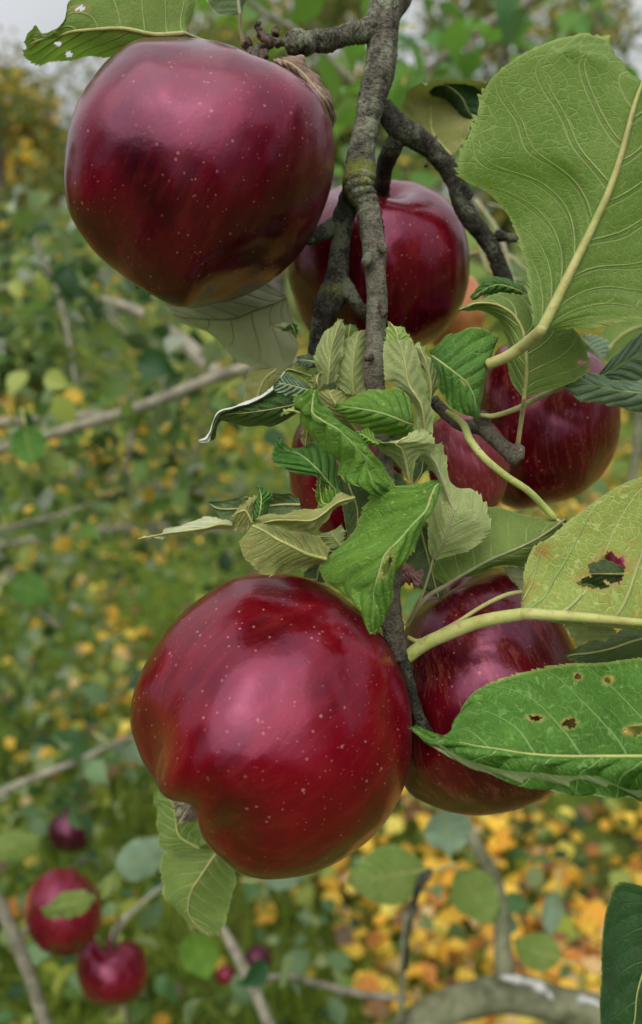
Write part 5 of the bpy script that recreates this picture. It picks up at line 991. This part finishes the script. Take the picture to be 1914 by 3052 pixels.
bgbranch('forked pale branch at the bottom centre-left rising to a leaf tip',
   [[(660, 2480, 640, 14), (620, 2380, 645, 14), (580, 2290, 650, 14), (540, 2215, 655, 11), (515, 2170, 660, 7)], [(590, 2310, 655, 9), (680, 2300, 700, 8), (780, 2325, 740, 8), (880, 2345, 770, 8), (960, 2350, 790, 7)]],
   M['bg_bark'], [(300, 2180, 700, 2440), (520, 1980, 760, 2200)], 60, (.9, 1.6), .036, GREY, 17)
bgbranch('thick mossy limb across the bottom right with white lichen and an upright shoot',
   [[(880, 2490, 760, 36), (985, 2410, 780, 40), (1090, 2360, 790, 40), (1200, 2340, 800, 42), (1330, 2370, 800, 42), (1450, 2400, 790, 44), (1620, 2440, 780, 46)],
    [(1190, 2310, 790, 26), (1185, 2240, 800, 22), (1180, 2150, 820, 20), (1160, 2060, 840, 17), (1120, 1990, 860, 16), (1090, 1920, 880, 15), (1060, 1820, 900, 13)],
    [(935, 2480, 760, 7), (945, 2350, 770, 7), (950, 2230, 780, 7), (955, 2150, 785, 5)]],
   M['bg_bark_moss'], [(1000, 1900, 1220, 2260), (1200, 2100, 1420, 2300)], 40, (.8, 1.3), .036, GREY, 8,
   lich=[[(1180, 2300, 770, 6), (1230, 2308, 768, 8), (1280, 2332, 764, 9), (1300, 2348, 762, 6)], [(1360, 2352, 760, 7), (1400, 2362, 758, 8), (1440, 2374, 756, 6)]])
bgbranch('dark twig with a knotted tip beside the round pale leaf below the crimson apple',
   [[(1015, 2050, 560, 9), (1000, 2062, 560, 13), (985, 2090, 562, 9), (975, 2130, 566, 7), (960, 2200, 580, 6), (955, 2280, 600, 6)]], M['bark_dark'], seed=9)
bgbranch('slim dark branch rising to the upper right corner among blurred green leaves',
   [[(1000, 170, 960, 6), (1060, 120, 960, 10), (1110, 80, 950, 12), (1180, 40, 940, 13), (1250, 0, 930, 14), (1380, -90, 900, 15)], [(1110, 80, 950, 8), (1105, 130, 960, 11), (1080, 200, 970, 6), (1040, 290, 990, 4)]],
   M['bg_bark'], [(950, -40, 1512, 60), (930, 60, 1200, 240), (1150, -40, 1500, 130), (950, 200, 1150, 420)], 120, (.85, 1.8), .046, [(4, (.06, .16, .02)), (3, (.10, .22, .03)), (2, (.05, .12, .04)), (.4, (.4, .3, .05))], 10)
bgbranch('thin blurred twig crossing behind the short spur at the top',
   [[(560, -20, 700, 5), (620, 30, 700, 7), (700, 75, 710, 7), (790, 150, 720, 7), (860, 230, 730, 6), (950, 330, 750, 5)]],
   M['bg_bark'], [(450, -30, 870, 110), (780, 250, 900, 480), (440, 40, 620, 110)], 90, (.7, 1.6), .042, [(4, (.08, .18, .02)), (2, (.14, .26, .03)), (.5, (.4, .3, .05))], 11)
bgbranch('tangle of pale stalks and twigs seen behind the side limb, left of the largest leaf',
   [[(1120, 470, 420, 5), (1180, 560, 410, 5), (1215, 700, 400, 6)], [(1130, 560, 430, 4), (1150, 640, 425, 4), (1230, 660, 420, 4)], [(1100, 600, 440, 4), (1180, 590, 430, 4), (1240, 640, 420, 4)], [(1150, 480, 480, 4), (1210, 500, 470, 4), (1240, 620, 460, 4)]],
   M['stalk_grey'], [(1060, 430, 1250, 700)], 22, (.5, .9), .045, [(3, (.12, .17, .04)), (2, (.07, .12, .03)), (1, (.4, .3, .05))], 12)
bgbranch('shadowed bough behind the right edge, between the striped apple and the rusty leaf',
   [[(1512, 900, 700, 12), (1500, 1050, 700, 12), (1490, 1200, 700, 12), (1540, 1400, 700, 12)]], M['bg_bark_moss'], [(1380, 900, 1540, 1250), (1300, 1150, 1540, 1450)], 34, (.6, 1.1), .06, GREENS, 13)

# ---------------------------------------------------------------- single blurred leaves
def bleaf(label, cx, cy, ln, wd, ang, d, mat, show='top', bend=6, hole=None, pet=True):
    a = R(ang); ux, uy = math.cos(a), math.sin(a); vx, vy = -uy, ux; rows = []
    for t, w_ in ((0, .02), (.12, .55), (.3, .92), (.5, 1.0), (.72, .78), (.9, .36), (1, .02)):
        mx, my = cx + ux*(t-.5)*ln, cy + uy*(t-.5)*ln; hw = wd/2*w_; dz = bend * math.sin(t*3.1)
        rows.append([(mx - vx*hw, my - vy*hw, dz), (mx, my, dz*.3 + bend*.5*w_), (mx + vx*hw, my + vy*hw, dz + bend*.3)])
    pt = [(cx - ux*ln*.85, cy - uy*ln*.85 - 6, 4, 3.0), (cx - ux*ln*.66, cy - uy*ln*.66, 2, 2.6)] if pet else None
    return leaf(label, d, rows, mat, 'd', show, teeth=(2.5, .6), nr=50, nc=14, rib=.5, petiole=pt, wave=1.5, holes=hole or ())
LM['yellow'] = leaf_mat('leaf_yellow', top=(.55, .36, .02), top2=(.66, .46, .04), und=(.5, .36, .05), und2=(.6, .44, .1), vein=(.6, .45, .1), trans=.3, tcol=(.8, .5, .04))
LM['bglime'] = leaf_mat('leaf_soft_lime', top=(.14, .24, .04), top2=(.24, .32, .08), und=(.14, .24, .04), und2=(.24, .32, .08), trans=.3, tcol=(.3, .45, .06), blotch=(.3, .3, .12), blotchf=.4)
bleaf('round pale lime leaf blurred below the crimson apple, left of the dark knotted twig', 912, 2062, 190, 140, 172, 560, LM['bglime'])
bleaf('blurred green leaf right of the round lime one, in front of the upright shoot', 1120, 2110, 150, 110, 55, 640, LM['bglime'])
bleaf('blurred sea-green leaf just under the deep red apple', 1055, 1960, 110, 110, 80, 640, LM['blue'])
bleaf('blurred grey-green leaf low at the right, above the mossy limb', 1265, 2240, 120, 90, 200, 760, LM['bglime'])
bleaf('blurred bluish leaf standing above the grey-green one over the mossy limb', 1300, 2150, 110, 50, 100, 780, LM['blue'])
bleaf('dark green round leaf hanging blurred at the left edge below the long branch', 66, 1046, 96, 86, 80, 620, LM['gloss'])
bleaf('bright lime leaf just below the dark green round leaf at the left edge', 125, 1092, 80, 56, 10, 640, LM['bglime'])
bleaf('pale bluish leaf blurred between the small dark apple and the crimson apple', 335, 2020, 150, 92, -35, 700, LM['blue'])
bleaf('pale green leaf in the lower left, left edge, beside the small dark apple', 35, 1990, 130, 70, -15, 800, LM['bglime'])
bleaf('bright green blurred leaf left of the forked bottom branch', 470, 2250, 120, 90, 75, 800, LM['lime'])
bleaf('sea-green blurred leaf to the right under the crimson apple', 670, 2060, 120, 70, -10, 760, LM['blue'])
bleaf('dark green blurred leaf on the left between grass and foliage', 70, 1390, 110, 80, 20, 1000, LM['gloss'])
bleaf('bluish green blurred leaf left of the crimson apple near its notch', 305, 1770, 110, 50, 25, 900, LM['blue'])
bleaf('pale translucent leaf blurred in the left foliage above the long branch', 250, 810, 110, 100, 60, 1000, LM['bglime'])
for (lab, x, y, s, a) in [('upper of the two bright yellow leaves at the lower left of the foliage', 148, 1282, 56, -30), ('lowest bright yellow leaf at the left below the long branch', 70, 1302, 50, -75), ('yellow leaf hanging just under the long branch near its twig', 352, 1000, 62, 5),
                          ('yellow leaf left of the dark pendant twig, in the foliage', 225, 1130, 60, -10), ('upright yellow leaf in front of the foliage left of the half hidden apple', 405, 1135, 50, 95), ('small yellow leaf to the right of the upright yellow one', 455, 1105, 42, 25), ('small yellow leaf over the long branch near its middle', 350, 870, 42, 10)]:
    bleaf(lab, x, y, s, s * .62, a, 1050, LM['yellow'], pet=False)

# ---------------------------------------------------------------- small apples in the lower left distance
def circ(cx, cy, rx, ry, k=14): return [(cx + rx*math.cos(i*2*math.pi/k), cy - ry*math.sin(i*2*math.pi/k)) for i in range(k)]
apple('small blackish purple apple blurred at the left, topmost of the small apples', circ(165, 1958, 54, 52), 'd', (165, 1958), 1050, (.1, -.9, .2), AM['g'], stem=(.5, .5), cal=(.2, .4), n1=60, n2=80, stalk=[(170, 1900, 1060, 'd'), (178, 1860, 1070, 'd')], sepals=False)
apple('dark red apple with an orange rotten side at the lower left edge', circ(148, 2148, 92, 106), 'd', (148, 2148), 660, (.2, -.9, .2), AM['h'], lobes=.03, stem=(.25, .4), n1=70, n2=90, stalk=[(200, 2020, 690, 'd')], sepals=False)
apple('lowest small red apple, round with a soft highlight, at the bottom left', [(188, 2220), (200, 2205), (235, 2212), (270, 2222), (305, 2212), (335, 2225), (348, 2270), (342, 2320), (310, 2358), (265, 2370), (215, 2360), (188, 2320), (180, 2270)], 'd', (265, 2290), 700, (.0, -.95, .1), AM['c'], lobes=.02, stem=(.3, .5), n1=70, n2=90, stalk=[(270, 2200, 705, 'd'), (285, 2165, 720, 'd')], sepals=False)
apple('dark apple blurred among the leaves behind the forked bottom branch', circ(607, 2258, 34, 34), 'd', (607, 2258), 1250, (0, -1, .1), AM['g'], n1=40, n2=50, sepals=False)
apple('tiny dark red apple left of the forked bottom branch', circ(532, 2296, 26, 24), 'd', (532, 2296), 1250, (0, -1, .1), AM['c'], n1=40, n2=50, sepals=False)
bleaf('lime green leaf lying across the middle of the apple with the rotten side', 170, 2128, 120, 62, -14, 585, LM['bglime'], pet=False)
bleaf('yellow-green leaf tip on the right shoulder of the apple with the rotten side', 262, 2082, 80, 40, -60, 590, LM['bglime'], pet=False)
bleaf('small green leaf scrap at the lower left of the lime leaf on the rotten apple', 120, 2148, 50, 30, 20, 585, LM['bglime'], pet=False)
